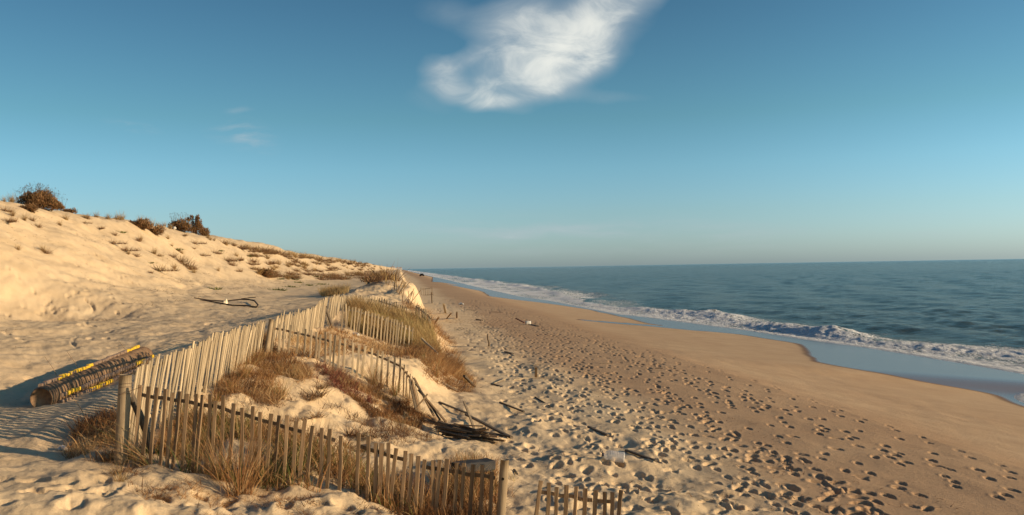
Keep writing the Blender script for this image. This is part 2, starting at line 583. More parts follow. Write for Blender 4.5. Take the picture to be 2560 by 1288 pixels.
def mat_sea():
    mt, b, bs, out = new_mat('sea_water')
    geo = b.n('ShaderNodeNewGeometry').outputs['Position']
    fo = attr(b, 'foam')
    silt = attr(b, 'silt')
    n = b.noise(geo, .4, 6, .7)
    c = b.ramp(n, [(.3, (.010, .021, .018)), (.7, (.038, .056, .045))])
    ol = b.noise(geo, .035, 4, .6)
    c = b.mix(b.mapr(ol, .42, .7, 0., .6), c, (.050, .046, .024, 1))
    c = b.mix(silt, c, (.16, .13, .075, 1))
    mp = b.n('ShaderNodeMapping')
    mp.inputs['Rotation'].default_value = (0, 0, -BA)
    mp.inputs['Scale'].default_value = (1.6, .8, 1.)
    b.l(geo, mp.inputs[0])
    f1 = b.noise(mp.outputs[0], 1.5, 6, .65, .8)
    vor = b.n('ShaderNodeTexVoronoi', feature='DISTANCE_TO_EDGE')
    vor.inputs['Scale'].default_value = 1.5
    wv = b.n('ShaderNodeVectorMath', operation='MULTIPLY_ADD')
    b.l(b.noise(mp.outputs[0], 1.8, 4, .6, 0, 1), wv.inputs[0])
    wv.inputs[1].default_value = (.9, .9, .9)
    b.l(mp.outputs[0], wv.inputs[2])
    b.l(wv.outputs[0], vor.inputs['Vector'])
    lace = b.mapr(vor.outputs['Distance'], 0., .22, .30, -.12)
    t = b.m('ADD', fo, b.m('ADD', b.m('MULTIPLY', b.m('SUBTRACT', f1, .5), .95), lace))
    ff = b.m('MULTIPLY', b.mapr(t, .42, .72), b.mapr(fo, .02, .12))
    fc = b.ramp(f1, [(.2, (.80, .80, .79)), (.7, (.94, .93, .91))])
    c = b.mix(ff, c, fc)
    b.l(c, bs.inputs['Base Color'])
    b.l(b.mapr(ff, 0, 1, .16, .85), bs.inputs['Roughness'])
    bs.inputs['IOR'].default_value = 1.33
    bs.inputs['Specular Tint'].default_value = (1, .93, .82, 1)
    b.l(b.mapr(ff, 0, 1, .24, .1), bs.inputs['Specular IOR Level'])
    mp2 = b.n('ShaderNodeMapping')
    mp2.inputs['Rotation'].default_value = (0, 0, rad(-25))
    mp2.inputs['Scale'].default_value = (1.5, .7, 1)
    b.l(geo, mp2.inputs[0])
    a1 = b.noise(mp2.outputs[0], 1.1, 7, .68, .3)
    a2 = b.noise(mp2.outputs[0], .2, 5, .65, .3)
    a3 = b.noise(mp2.outputs[0], .035, 2, .5)
    h = b.m('ADD', b.m('MULTIPLY', a1, 1.5), b.m('ADD', b.m('MULTIPLY', a2, .95), b.m('MULTIPLY', a3, .4)))
    h = b.m('ADD', h, b.m('MULTIPLY', b.m('MULTIPLY', f1, ff), .8))
    bump(b, bs, h, 1., .9)
    return mt


def mat_wood(name, lo, hi, dark=.35):
    mt, b, bs, out = new_mat(name)
    tc = b.n('ShaderNodeTexCoord').outputs['Object']
    oi = b.n('ShaderNodeObjectInfo').outputs['Random']
    vm = b.n('ShaderNodeVectorMath', operation='ADD')
    b.l(tc, vm.inputs[0])
    cx = b.n('ShaderNodeCombineXYZ')
    b.l(b.m('MULTIPLY', oi, 37.), cx.inputs[0])
    b.l(cx.outputs[0], vm.inputs[1])
    mp = b.n('ShaderNodeMapping')
    mp.inputs['Scale'].default_value = (60, 60, 3)
    b.l(vm.outputs[0], mp.inputs[0])
    n = b.noise(mp.outputs[0], 1., 5, .6)
    c = b.ramp(n, [(.25, lo), (.75, hi)])
    hs = b.n('ShaderNodeHueSaturation')
    b.l(c, hs.inputs['Color'])
    b.l(b.mapr(oi, 0, 1, .55, 1.2, False), hs.inputs['Value'])
    st = b.noise(tc, 3.5, 3, .5)
    c2 = b.mix(b.mapr(st, .55, .75, 0, dark), hs.outputs[0], (.06, .045, .03, 1))
    b.l(c2, bs.inputs['Base Color'])
    bs.inputs['Roughness'].default_value = .85
    bs.inputs['Specular IOR Level'].default_value = .2
    bump(b, bs, n, .5, .004)
    return mt


def mat_blade(name, stops, transl=.25):
    mt, b, bs, out = new_mat(name)
    t = attr(b, 'tone')
    oi = b.n('ShaderNodeObjectInfo').outputs['Random']
    t2 = b.m('ADD', t, b.m('MULTIPLY', b.m('SUBTRACT', oi, .5), .2), clamp=True)
    c = b.ramp(t2, stops)
    b.l(c, bs.inputs['Base Color'])
    bs.inputs['Roughness'].default_value = .8
    bs.inputs['Specular IOR Level'].default_value = .15
    tr = b.n('ShaderNodeBsdfTranslucent')
    b.l(c, tr.inputs[0])
    mx = b.n('ShaderNodeMixShader')
    mx.inputs[0].default_value = transl
    b.l(bs.outputs[0], mx.inputs[1])
    b.l(tr.outputs[0], mx.inputs[2])
    b.l(mx.outputs[0], out.inputs[0])
    return mt


def mat_plain(name, c, rough=.7, spec=.3, var=.25, scale=8., b_d=.01):
    mt, b, bs, out = new_mat(name)
    tc = b.n('ShaderNodeTexCoord').outputs['Object']
    n = b.noise(tc, scale, 5, .6)
    k = b.mapr(n, .25, .75, 1 - var, 1 + var * .6, False)
    b.l(b.mix(1., (*c, 1), b.n('ShaderNodeCombineColor').outputs[0], 'MULTIPLY') if False else b.ramp(n, [(.25, tuple(q * (1 - var) for q in c)), (.75, tuple(min(1, q * (1 + var * .6)) for q in c))]), bs.inputs['Base Color'])
    bs.inputs['Roughness'].default_value = rough
    bs.inputs['Specular IOR Level'].default_value = spec
    bump(b, bs, n, .4, b_d)
    return mt


SAND = mat_sand()
SEA = mat_sea()
WOOD = mat_wood('weathered_wood', (.15, .09, .048), (.40, .265, .145))
WOOD_PALE = mat_wood('pale_weathered_wood', (.28, .20, .12), (.60, .47, .30), .3)
WOOD_DARK = mat_wood('dark_old_wood', (.06, .048, .036), (.24, .18, .12))
POST = mat_wood('post_wood', (.20, .14, .085), (.40, .30, .185))
GRASS = mat_blade('dry_grass_blade', [(0, (.11, .05, .022)), (.3, (.30, .145, .058)), (.6, (.45, .25, .10)), (.82, (.58, .40, .20)), (.86, (.14, .15, .04)), (1, (.10, .13, .035))])
GOLD = mat_blade('golden_grass_blade', [(0, (.14, .075, .03)), (.4, (.32, .20, .08)), (.85, (.50, .35, .16)), (.95, (.30, .24, .09)), (1, (.20, .18, .06))])
RUST = mat_blade('rusty_creeper_blade', [(0, (.11, .055, .03)), (.5, (.23, .125, .06)), (.85, (.36, .22, .11)), (1, (.15, .14, .05))])
REDP = mat_blade('red_leaf', [(0, (.14, .04, .028)), (.5, (.26, .09, .06)), (1, (.34, .20, .10))])
SHRUB = mat_blade('shrub_leaf', [(0, (.07, .045, .02)), (.4, (.18, .10, .045)), (.75, (.30, .155, .07)), (1, (.13, .12, .045))], .15)
GREEN = mat_blade('green_leaf', [(0, (.06, .075, .02)), (.6, (.12, .135, .035)), (1, (.22, .20, .06))])
TWIG = mat_plain('twig', (.13, .085, .05), .9, .1)

# ------------------------------------------------------------------ ground
thA = np.concatenate([np.arange(-math.pi, -.66, .05), np.arange(-.66, -.56, .006), np.arange(-.56, .56, .00105), np.arange(.56, .7, .006), np.arange(.7, math.pi, .05)])
rA = np.concatenate([np.linspace(.6, 6.6, 22), np.geomspace(6.75, 62, 560), np.geomspace(62.5, 320, 150), np.geomspace(325, 7000, 70)])


def polar_grid(th, r, closed):
    n, k = len(th), len(r)
    i = np.arange(k - 1)[:, None] * n
    j = np.arange(n if closed else n - 1)[None, :]
    j2 = (j + 1) % n
    return np.stack([i + j, i + j2, i + n + j2, i + n + j], -1).reshape(-1, 4)


def build_ground():
    th, r = thA, rA
    X = (r[:, None] * np.sin(th)[None, :])
    Y = (r[:, None] * np.cos(th)[None, :])
    u, v = to_uv(X, Y)
    Z = H(X, Y)
    Z += relief(X, Y, u, v)
    D = np.zeros_like(Z)
    for (x, y, a, L, Wd, dep) in PRINTS:
        rr, tt = math.hypot(x, y), math.atan2(x, y)
        if abs(tt) > .62 or rr < 6:
            continue
        R = L * 2.0
        j0, j1 = np.searchsorted(th, [tt - R / rr, tt + R / rr])
        i0, i1 = np.searchsorted(r, [rr - R, rr + R])
        if j1 - j0 < 1 or i1 - i0 < 1:
            continue
        dx, dy = X[i0:i1, j0:j1] - x, Y[i0:i1, j0:j1] - y
        ca, sa = math.cos(a), math.sin(a)
        qa, qb = (dx * ca + dy * sa) / L, (-dx * sa + dy * ca) / (Wd * (1 + .22 * (dx * ca + dy * sa) / L))
        q = np.sqrt(qa * qa + qb * qb)
        f = -dep * (1 - sstep(.6, 1.02, q)) + dep * .12 * np.exp(-((q - 1.3) / .28) ** 2) * (1 + .6 * qa)
        D[i0:i1, j0:j1] += np.where(q < 2.2, f, 0)
    Z += np.clip(D, -.13, .05)
    for a, b_ in zip(GROOVE[:-1], GROOVE[1:]):     # a crawling trail in the sand
        for t in np.linspace(0, 1, 14):
            p = a + (b_ - a) * t
            rr, tt = math.hypot(p[0], p[1]), math.atan2(p[0], p[1])
            R = .15
            j0, j1 = np.searchsorted(th, [tt - R / rr, tt + R / rr])
            i0, i1 = np.searchsorted(r, [rr - R, rr + R])
            d2 = (X[i0:i1, j0:j1] - p[0]) ** 2 + (Y[i0:i1, j0:j1] - p[1]) ** 2
            Z[i0:i1, j0:j1] = np.minimum(Z[i0:i1, j0:j1], H(X[i0:i1, j0:j1], Y[i0:i1, j0:j1]) + .02 - .05 * np.exp(-d2 / .003)) * (d2 < .004) + Z[i0:i1, j0:j1] * (d2 >= .004)
    nz = fbm(u * .5, v * .25, 3, 91)
    wet = sstep(-.55, .5, (u - wet_u(v)) + .25 * sstep(55, 72, v) + .3 * nz)
    foot = dune_foot(v)
    moist = sstep(3.4, 6.2, u + 1.6 * fbm(u * .12, v * .06, 3, 93) + .5 * fbm(u * .9, v * .5, 3, 95)) * sstep(foot, foot + 1.0, u)
    moist = moist * (.95 - .25 * sstep(10.5, 12.5, u))
    q = polar_grid(th, r, True)
    keep = (u.ravel()[q] < 70).any(1)
    q = q[keep]
    used = np.unique(q)
    mp = np.zeros(u.size, np.int64)
    mp[used] = np.arange(len(used))
    V = np.stack([X.ravel(), Y.ravel(), Z.ravel()], -1)[used]
    o = np_mesh('beach_sand', V, mp[q][:, ::-1], mat=SAND, attrs={'wet': wet.ravel()[used], 'moist': moist.ravel()[used]})
    tag(o, kind='structure')
    return o


build_ground()

# ------------------------------------------------------------------ sea
crest_u = table([(0, 40), (40, 38.5), (46.8, 35.7), (51.7, 32.6), (56, 31.4), (61, 31.9), (70, 31.3), (80, 31.8), (90, 32.6), (97, 31.5), (108, 28.6), (118, 27.3), (140, 28), (165, 31), (190, 33),
                 (219, 33.8), (274, 35.), (400, 33), (3000, 33)], 1.2, lo=-50, hi=3000)


def build_sea():
    th = np.concatenate([np.arange(-.16, .58, .0013), np.arange(.58, 1.5, .02)])
    r = np.concatenate([np.geomspace(24, 160, 470), np.geomspace(160.8, 1000, 210), np.geomspace(1030, 60000, 60)])
    X = (r[:, None] * np.sin(th)[None, :])
    Y = (r[:, None] * np.cos(th)[None, :])
    u, v = to_uv(X, Y)
    R = np.hypot(X, Y)
    ww = u - edge_u(v)
    fade = sstep(900, 350, R)
    Z = np.zeros_like(X)
    rg = np.random.default_rng(3)
    uw = u + 1.5 * fbm(u * .05, v * .05, 2, 101)
    deep = sstep(2, 16, ww)
    for k in range(16):
        lam = 1.6 * 1.22 ** k
        a = math.pi + rg.normal(0, .55)
        amp = .023 * lam ** .25 * rg.uniform(.6, 1.2)
        ph = rg.uniform(0, 6.3)
        kx, ky = math.cos(a) * 2 * math.pi / lam, math.sin(a) * 2 * math.pi / lam
        arg = kx * uw + ky * v + ph
        mod = .45 + 1.1 * np.clip(vnoise(u / (lam * 3) + k * 3.1, v / (lam * 4), 200 + k) + .5, 0, 1)
        s_ = np.sin(arg)
        Z += amp * mod * (s_ + .35 * (s_ * s_ - .5)) * fade * deep * np.where(lam < 4, sstep(160, 60, R), 1)
    # breakers
    al = vnoise(v * .09, 0 * v + .5, 301) + .5
    al2 = fbm(v * .35, 0 * v + 2.5, 3, 303)
    cu = crest_u(v) + 1.1 * al2
    d = u - cu
    front = np.where(d < 0, np.exp(-(d / 2.1) ** 2), np.exp(-(d / 2.0) ** 2))
    hb = (.16 + .55 * np.clip(al + .5 * al2 - .1, 0, 1)) * np.interp(v, [0, 40, 56, 62, 90, 100, 118, 170, 240, 400, 3000], [.1, .25, .55, 1.0, 1., .75, .35, .6, 1.1, .9, .8])
    Z += .85 * hb * front * (1 + .25 * fbm(u * .9, v * .7, 3, 307))
    # a second, smaller swell behind
    d2 = u - cu - 9 - 3 * vnoise(v * .02, 0 * v, 305)
    Z += .16 * np.exp(-(d2 / 2.4) ** 2) * (.5 + al)
    n1 = fbm(u * .7, v * .45, 4, 311)
    n2 = fbm(u * .22, v * .1, 3, 313)
    foam = np.zeros_like(X)
    foam = np.maximum(foam, 1.0 * sstep(.0, .2, ww) * sstep(1.5, .3, ww))
    d3 = ww - 2.2 - 1.2 * vnoise(v * .06, 0 * v, 331)
    foam = np.maximum(foam, (.8 + .5 * n1) * np.exp(-(d3 / .35) ** 2))
    band = sstep(.1, .6, ww) * sstep(1.0, -.4, d)
    foam = np.maximum(foam, band * (.74 + .9 * n2 + .5 * n1))
    foam = np.maximum(foam, sstep(-3.2, -1.2, d) * sstep(.6, -.1, d) * (.88 + .6 * hb + .4 * al2 + .5 * n1))
    behind = sstep(0, .6, d) * sstep(np.interp(v, [0, 100, 125, 240, 300], [7, 7, 12, 12, 9]), 1., d)
    foam = np.maximum(foam, behind * (.46 + .8 * n2 + .35 * n1))
    far = sstep(120, 400, R)
    foam = np.maximum(foam, far * sstep(14, 5, ww) * sstep(0, .5, ww) * (.42 + 1.3 * n2 + .5 * n1))
    foam = np.clip(foam, 0, 1.1)
    Z += np.clip(foam - .35, 0, 1) * .16 * (fbm(u * 1.7, v * 1.5, 3, 321) + .12) * sstep(200, 90, R)
    silt = np.clip(sstep(9, 0, ww) * .2 + .45 * front * sstep(-1.0, 0, d) * sstep(2, 0, d) * sstep(.1, .5, hb) + .15 * sstep(40, 10, ww) * (n2 + .5), 0, 1)
    g = H(X, Y)
    film = -.035 + .10 * sstep(-.05, .7, ww)
    near = (ww < 14)
    Z = np.where(near, np.maximum(Z * sstep(.4, 3.0, ww), g + film), Z)
    q = polar_grid(th, r, False)
    keep = (ww.ravel()[q] > -.6).all(1)
    q = q[keep]
    used = np.unique(q)
    mp = np.zeros(u.size, np.int64)
    mp[used] = np.arange(len(used))
    V = np.stack([X.ravel(), Y.ravel(), Z.ravel()], -1)[used]
    o = np_mesh('sea_water', V, mp[q][:, ::-1], mat=SEA, attrs={'foam': foam.ravel()[used], 'silt': silt.ravel()[used]})
    tag(o, kind='structure')


build_sea()


def ground_z(x, y):
    x, y = np.asarray(x, float), np.asarray(y, float)
    u, v = to_uv(x, y)
    return H(x, y) + relief(x, y, u, v)


# ------------------------------------------------------------------ solid builders
class MB:
    """collects boxes, bars and tubes, then links them as one mesh object"""
    def __init__(s):
        s.V, s.F, s.T = [], [], []

    def tube(s, pts, radii, n=8, caps=True, jitter=0.):
        pts = [np.asarray(p, float) for p in pts]
        if not hasattr(radii, '__len__'):
            radii = [radii] * len(pts)
        b0 = len(s.V)
        ref = None
        for i, p in enumerate(pts):
            t = pts[min(i + 1, len(pts) - 1)] - pts[max(i - 1, 0)]
            t = t / (np.linalg.norm(t) + 1e-9)
            if ref is None:
                ref = np.array([0, 0, 1.]) if abs(t[2]) < .9 else np.array([1., 0, 0])
            a = np.cross(t, ref)
            a /= np.linalg.norm(a) + 1e-9
            c = np.cross(a, t)
            ref = c
            for k in range(n):
                an = 2 * math.pi * k / n
                rr = radii[i] * (1 + jitter * random.uniform(-1, 1))
                s.V.append(p + rr * (a * math.cos(an) + c * math.sin(an)))
        for i in range(len(pts) - 1):
            for k in range(n):
                k2 = (k + 1) % n
                s.F.append((b0 + i * n + k, b0 + i * n + k2, b0 + (i + 1) * n + k2, b0 + (i + 1) * n + k))
        if caps:
            for i, flip in ((0, 1), (len(pts) - 1, 0)):
                c0 = len(s.V)
                s.V.append(pts[i])
                for k in range(n):
                    k2 = (k + 1) % n
                    tri = (c0, b0 + i * n + k, b0 + i * n + k2)
                    s.T.append(tri[::-1] if not flip else tri)
        return s

    def bar(s, p0, p1, w, t, up=(0, 0, 1), taper=1., segs=1, wob=0.):
        """a rectangular bar with chamfered edges from p0 to p1"""
        p0, p1 = np.asarray(p0, float), np.asarray(p1, float)
        d = p1 - p0
        d = d / (np.linalg.norm(d) + 1e-9)
        up = np.asarray(up, float)
        a = np.cross(d, up)
        if np.linalg.norm(a) < 1e-3:
            a = np.cross(d, np.array([1., 0, 0]))
        a /= np.linalg.norm(a)
        c = np.cross(a, d)
        ch = min(w, t) * .18
        prof = [(-w / 2 + ch, -t / 2), (w / 2 - ch, -t / 2), (w / 2, -t / 2 + ch), (w / 2, t / 2 - ch), (w / 2 - ch, t / 2), (-w / 2 + ch, t / 2), (-w / 2, t / 2 - ch), (-w / 2, -t / 2 + ch)]
        b0 = len(s.V)
        for i in range(segs + 1):
            f = i / segs
            k = 1 + (taper - 1) * f
            off = a * random.uniform(-wob, wob) + c * random.uniform(-wob, wob) if 0 < i < segs else 0
            for x, y in prof:
                s.V.append(p0 + (p1 - p0) * f + off + k * (a * x + c * y))
        n = 8
        for i in range(segs):
            for k in range(n):
                k2 = (k + 1) % n
                s.F.append((b0 + i * n + k, b0 + i * n + k2, b0 + (i + 1) * n + k2, b0 + (i + 1) * n + k))
        for i, flip in ((0, True), (segs, False)):
            o = b0 + i * n
            for k in range(1, n - 1):
                tr = (o, o + k, o + k + 1)
                s.T.append(tr[::-1] if flip else tr)
        return s

    def build(s, name, mat, parent=None, smooth=False, origin=None):
        V = np.array(s.V)
        if origin is not None:
            V = V - np.asarray(origin)
        o = np_mesh(name, V, s.F or None, s.T or None, mat=mat, smooth=smooth, parent=parent)
        return o


def empty(name, loc, label, cat, group=None):
    o = bpy.data.objects.new(name, None)
    o.empty_display_size = .2
    COL.objects.link(o)
    o.location = loc
    return tag(o, label, cat, group)


# ------------------------------------------------------------------ picket fences
PICKETS = []
for k in range(7):
    mb = MB()
    segs = 5
    random.seed(100 + k)
    bend = random.uniform(-.012, .012)
    w_ = random.uniform(.038, .05)
    V = []
    p0 = np.array([0, 0, 0.])
    mb.bar(p0, (0, 0, 1.), w_, random.uniform(.016, .024), up=(0, 1, 0), taper=random.uniform(.82, 1.), segs=segs, wob=.003)
    for q in mb.V:
        q[0] += bend * math.sin(math.pi * q[2]) + (.006 if q[2] > .99 and q[0] > 0 else 0)
    me_o = mb.build('picket', WOOD)
    PICKETS.append(me_o.data)
    COL.objects.unlink(me_o)
    bpy.data.objects.remove(me_o)
PALE = []
for me in PICKETS:
    m2 = me.copy()
    m2.materials.clear()
    m2.materials.append(WOOD_PALE)
    PALE.append(m2)


def fence(name, label, tops, spacing, lean=(.06, 0), meshes=PICKETS, rails=((0, 1),), rail_h=.12, seed=1, jit=.03, skip=(), bury=.12, posts=(), maxlen=1.5, group='sand fences', railmat=None, latelean=None, double=None, low=True):
    """tops: list of (px, py, distance) along the top of the pickets"""
    random.seed(seed)
    P = [at(*t) for t in tops]
    seg = [np.linalg.norm((b_ - a)[:2]) for a, b_ in zip(P[:-1], P[1:])]
    cum = np.concatenate([[0], np.cumsum(seg)])
    tot = cum[-1]
    P = np.array(P)
    base0 = P[0].copy()
    base0[2] = float(H(P[0][0], P[0][1]))
    root = empty(name, base0, label, 'fence', group)

    def at_s(s_):
        return np.array([np.interp(s_, cum, P[:, i]) for i in range(3)])
    s_ = 0.
    i = 0
    while s_ <= tot + 1e-6:
        f = s_ / tot
        if not any(a <= f <= b_ for a, b_ in skip):
            t = at_s(s_) + np.array([0, 0, random.gauss(0, jit)])
            dr = at_s(min(s_ + .05, tot)) - at_s(max(s_ - .05, 0))
            ang = math.atan2(dr[1], dr[0])
            lx = lean[0] + random.gauss(0, .022)
            ly = lean[1] + random.gauss(0, .018)
            if latelean:
                k = max(0, (f - latelean[0]) / (1 - latelean[0])) ** 1.5
                lx += latelean[1] * k
                ly += latelean[2] * k
            gz = float(ground_z(t[0] - lx * .9, t[1] - ly * .9))
            ln = max(.35, min(maxlen, t[2] - gz + bury))
            bx, by = t[0] - lx * ln, t[1] - ly * ln
            o = bpy.data.objects.new('picket', random.choice(meshes))
            COL.objects.link(o)
            o.parent = root
            z = Vector((lx, ly, 1)).normalized()
            x = Vector((math.cos(ang), math.sin(ang), 0))
            y = z.cross(x).normalized()
            x = y.cross(z)
            mtx = Matrix.Identity(4)
            for r_ in range(3):
                mtx[r_][0], mtx[r_][1], mtx[r_][2] = x[r_], y[r_], z[r_] * ln
            mtx.translation = Vector((bx, by, t[2] - ln)) - Vector(base0)
            o.matrix_local = mtx @ Matrix.Rotation(random.gauss(0, .12), 4, 'Z')
            i += 1
        s_ += spacing * random.choice([random.uniform(.84, 1.16), random.uniform(.6, 1.4)])
    for a, b_ in rails:
        n = max(2, int((b_ - a) * tot / (spacing * 1.0)))
        dirn = at_s(min(tot, b_ * tot)) - at_s(a * tot)
        dirn[2] = 0
        dirn /= np.linalg.norm(dirn) + 1e-9
        nrm = np.array([-dirn[1], dirn[0], 0])
        for hh in ((rail_h, .82) if low else (rail_h,)):
            mb = MB()
            pr = None
            for k in range(n + 1):
                s2 = (a + (b_ - a) * k / n) * tot
                p = at_s(s2) + nrm * .028
                p[2] -= hh + random.gauss(0, .006)
                lx, ly = lean
                f2 = s2 / tot
                if latelean:
                    kk = max(0, (f2 - latelean[0]) / (1 - latelean[0])) ** 1.5
                    lx += latelean[1] * kk
                    ly += latelean[2] * kk
                p[0] -= lx * hh
                p[1] -= ly * hh
                if pr is not None:
                    mb.bar(pr, p, .013, .042)
                pr = p
            mb.build('rail', railmat or WOOD, root, origin=base0)
    return root


def put_post(root, name, p0, p1, r, mat=POST, bend=0., n=14):
    base = np.array(root.location)
    p0, p1 = np.asarray(p0), np.asarray(p1)
    mb = MB()
    pts = [p0 + (p1 - p0) * t + np.array([bend * math.sin(math.pi * t), 0, 0]) for t in np.linspace(0, 1, 9)]
    rr = [r * (1.04 - .06 * t + .012 * math.sin(9 * t)) for t in np.linspace(0, 1, 9)]
    rr[-1] *= .93
    mb.tube(pts, rr, n, True, .015)
    return mb.build(name, mat, root, smooth=True, origin=base)


G_F = 'picket sand fences on the dune'
fA = fence('picket_fence', 'nearest brown picket fence with thick corner post and dry grass at its foot',
           [(350, 962, 10.45), (520, 988, 10.36), (700, 1040, 10.26), (880, 1085, 10.16), (1060, 1142, 10.04), (1238, 1172, 9.9)], .100,
           lean=(.075, 0), rails=((0, .47), (.51, .56), (.63, .76), (.80, 1.)), seed=3, jit=.02, group=G_F, skip=((.475, .485), (.60, .625)), low=False)
P0t, P0b = at(314, 937, 10.55), at(300, 1180, 10.55)
put_post(fA, 'post', P0b, P0t, .075, POST)
P1t, P1b = at(1262, 1149, 9.85), at(1246, 1380, 9.85)
p1 = put_post(fA, 'post', P1b, P1t, .052, POST)
random.seed(5)
# leaning brace at the corner post
mb = MB()
mb.tube([at(322, 968, 10.62), at(328, 990, 10.62), at(348, 1035, 10.62), at(368, 1085, 10.62), at(380, 1135, 10.62)], [.025, .04, .045, .04, .036], 10)
mb.build('brace', WOOD_DARK, fA, True, origin=np.array(fA.location))
mb = MB()
for zz in (960, 968, 985):
    ring = []
    for k in range(13):
        a_ = 2 * math.pi * k / 12
        c_ = at(313 - (zz - 960) * .05, zz, 10.55)
        ring.append(c_ + np.array([.078 * math.cos(a_), .078 * math.sin(a_), .012 * math.sin(a_ * 1.5)]))
    mb.tube(ring, .0025, 5, False)
mb.tube([at(300, 985, 10.47), at(330, 976, 10.45), at(352, 968, 10.43)], .0025, 5)
mb.build('wire', mat_plain('rusty_wire', (.10, .06, .04), .6, .4), fA, True, origin=np.array(fA.location))
# knot hole in the end post
mb = MB()
kc = at(1257, 1195, 9.85) + np.array([0, -.0505, 0])
mb.tube([kc + np.array([0, .012, 0]), kc + np.array([0, -.003, 0])], [.018, .016], 10)
mb.build('knot_hole', mat_plain('knot_black', (.012, .01, .008), .9, .1), fA, True, origin=np.array(fA.location))

fA2 = fence('picket_fence', 'short broken picket fence at the bottom edge right of the tall end post',
            [(1352, 1203, 9.9), (1420, 1212, 9.9), (1492, 1224, 9.85), (1530, 1228, 9.8), (1562, 1222, 9.75)], .098, lean=(.07, 0), rails=((0, .62), (.66, .85)), rail_h=.13, seed=8, jit=.025, group=G_F)
fB1 = fence('picket_fence', 'long pale leaning picket fence running away from the corner post beside the log',
            [(345, 908, 11.2), (430, 880, 12.3), (480, 862, 13.0), (540, 835, 14.2), (610, 815, 15.8), (665, 800, 17.6)], .078, lean=(.17, 0), meshes=PALE, rails=((0, .15), (.25, .97)), rail_h=.13, seed=11, jit=.03, group=G_F, railmat=WOOD_PALE)
put_post(fB1, 'post', at(664, 900, 17.7), at(679, 798, 17.7), .05, POST)
fB2 = fence('picket_fence', 'pale picket fence climbing from the brown post to the black brace',
            [(690, 792, 18.1), (720, 785, 19.8), (750, 778, 21.6), (785, 768, 24), (805, 752, 25.8), (821, 741, 27.)], .098, lean=(.16, 0), meshes=PALE, rails=((0, .5), (.55, 1.)), rail_h=.13, seed=12, jit=.035, group=G_F, railmat=WOOD_PALE)
put_post(fB2, 'brace', at(834, 825, 26.6), at(813, 768, 26.8), .045, WOOD_DARK)
put_post(fB2, 'brace', at(804, 812, 26.7), at(815, 765, 26.7), .05, WOOD_DARK)
fC = fence('picket_fence', 'grey picket fence across the sandy slope ending in the collapsed heap',
           [(684, 806, 17.7), (760, 822, 17.8), (850, 845, 17.7), (930, 870, 17.8), (1000, 900, 17.75), (1022, 925, 17.5), (1040, 962, 17.1)], .112, lean=(.07, 0), meshes=PALE, rails=((0, .36), (.4, .92)), rail_h=.12, seed=14, jit=.03, group=G_F, maxlen=1.15, latelean=(.86, -.35, 0))
fE = fence('picket_fence', 'light picket fence with a white rail standing before the golden grass mound',
           [(858, 762, 27.1), (910, 775, 27.2), (960, 790, 27.3), (1005, 807, 27.4), (1036, 822, 27.5)], .097, lean=(.09, 0), meshes=PALE, rails=((-.06, .97),), rail_h=.11, seed=15, jit=.02, group=G_F, railmat=WOOD_PALE, maxlen=1.15)
fD = fence('picket_fence', 'far pale picket fence curving behind the golden grass mound',
           [(826, 741, 27.6), (850, 738, 29.5), (880, 739, 32), (925, 741, 35), (948, 744, 35.2), (985, 756, 35), (1020, 768, 34.6)], .115, lean=(.15, 0), meshes=PALE, rails=((0, .4), (.55, .95)), rail_h=.13, seed=16, jit=.03, group=G_F, railmat=WOOD_PALE, maxlen=1.1)
fG = fence('picket_fence', 'short picket fence leaning over the beach edge of the golden grass mound',
           [(1040, 760, 34.4), (1056, 770, 34), (1070, 781, 33.4), (1082, 793, 32.8)], .10, lean=(.08, 0), meshes=PALE, rails=((0, 1),), rail_h=.12, seed=17, jit=.04, group=G_F, maxlen=1.2, latelean=(.5, .18, 0))
fH = fence('picket_fence', 'tilted picket fence half sunk in the golden grass of the mound',
           [(925, 748, 33), (948, 758, 32.5), (968, 770, 32), (990, 787, 31.5)], .115, lean=(.38, 0), meshes=PALE, rails=((0, 1),), rail_h=.2, seed=18, jit=.06, group=G_F, railmat=WOOD_PALE, maxlen=.75)
fF = fence('picket_fence', 'most distant picket fence below the far grassy mound',
           [(922, 703, 58), (940, 712, 58), (958, 719, 57.5), (975, 724, 57)], .15, lean=(.05, 0), rails=((0, 1),), rail_h=.15, seed=19, jit=.04, group=G_F, maxlen=1.1)
put_post(fF, 'post', at(918, 742, 56), at(922, 704, 57), .09, WOOD_DARK)
put_post(fF, 'brace', at(935, 740, 54), at(919, 730, 55), .09, WOOD_DARK)
fK = fence('picket_fence', 'thin dark fence remnant standing alone on the far sand beach',
           [(1052, 721, 102), (1066, 720, 102), (1081, 718, 101)], .26, lean=(-.05, 0), rails=((0, 1),), rail_h=.1, seed=20, jit=.06, group=G_F, maxlen=.9)

# pickets stuck in the face of the far sand cliff
random.seed(21)
for k in range(14):
    px = random.uniform(985, 1030)
    py = 735 + (px - 985) * 1.1 + random.uniform(-6, 14)
    Yd = 50 - (px - 985) * .12
    P = at(px, py, Yd)
    g = float(ground_z(P[0], P[1]))
    a_ = random.uniform(-.1, .7)
    mb = MB()
    l_ = random.uniform(.7, 1.1)
    b0 = np.array([P[0], P[1], g - .1])
    mb.bar(b0, b0 + l_ * np.array([math.sin(a_), 0, math.cos(a_)]), .05, .03)
    o = mb.build('loose_picket', WOOD, origin=b0)
    o.location = b0
    tag(o, 'loose old picket sticking out of the bright far sand cliff', 'picket', 'loose pickets at the sand cliff')

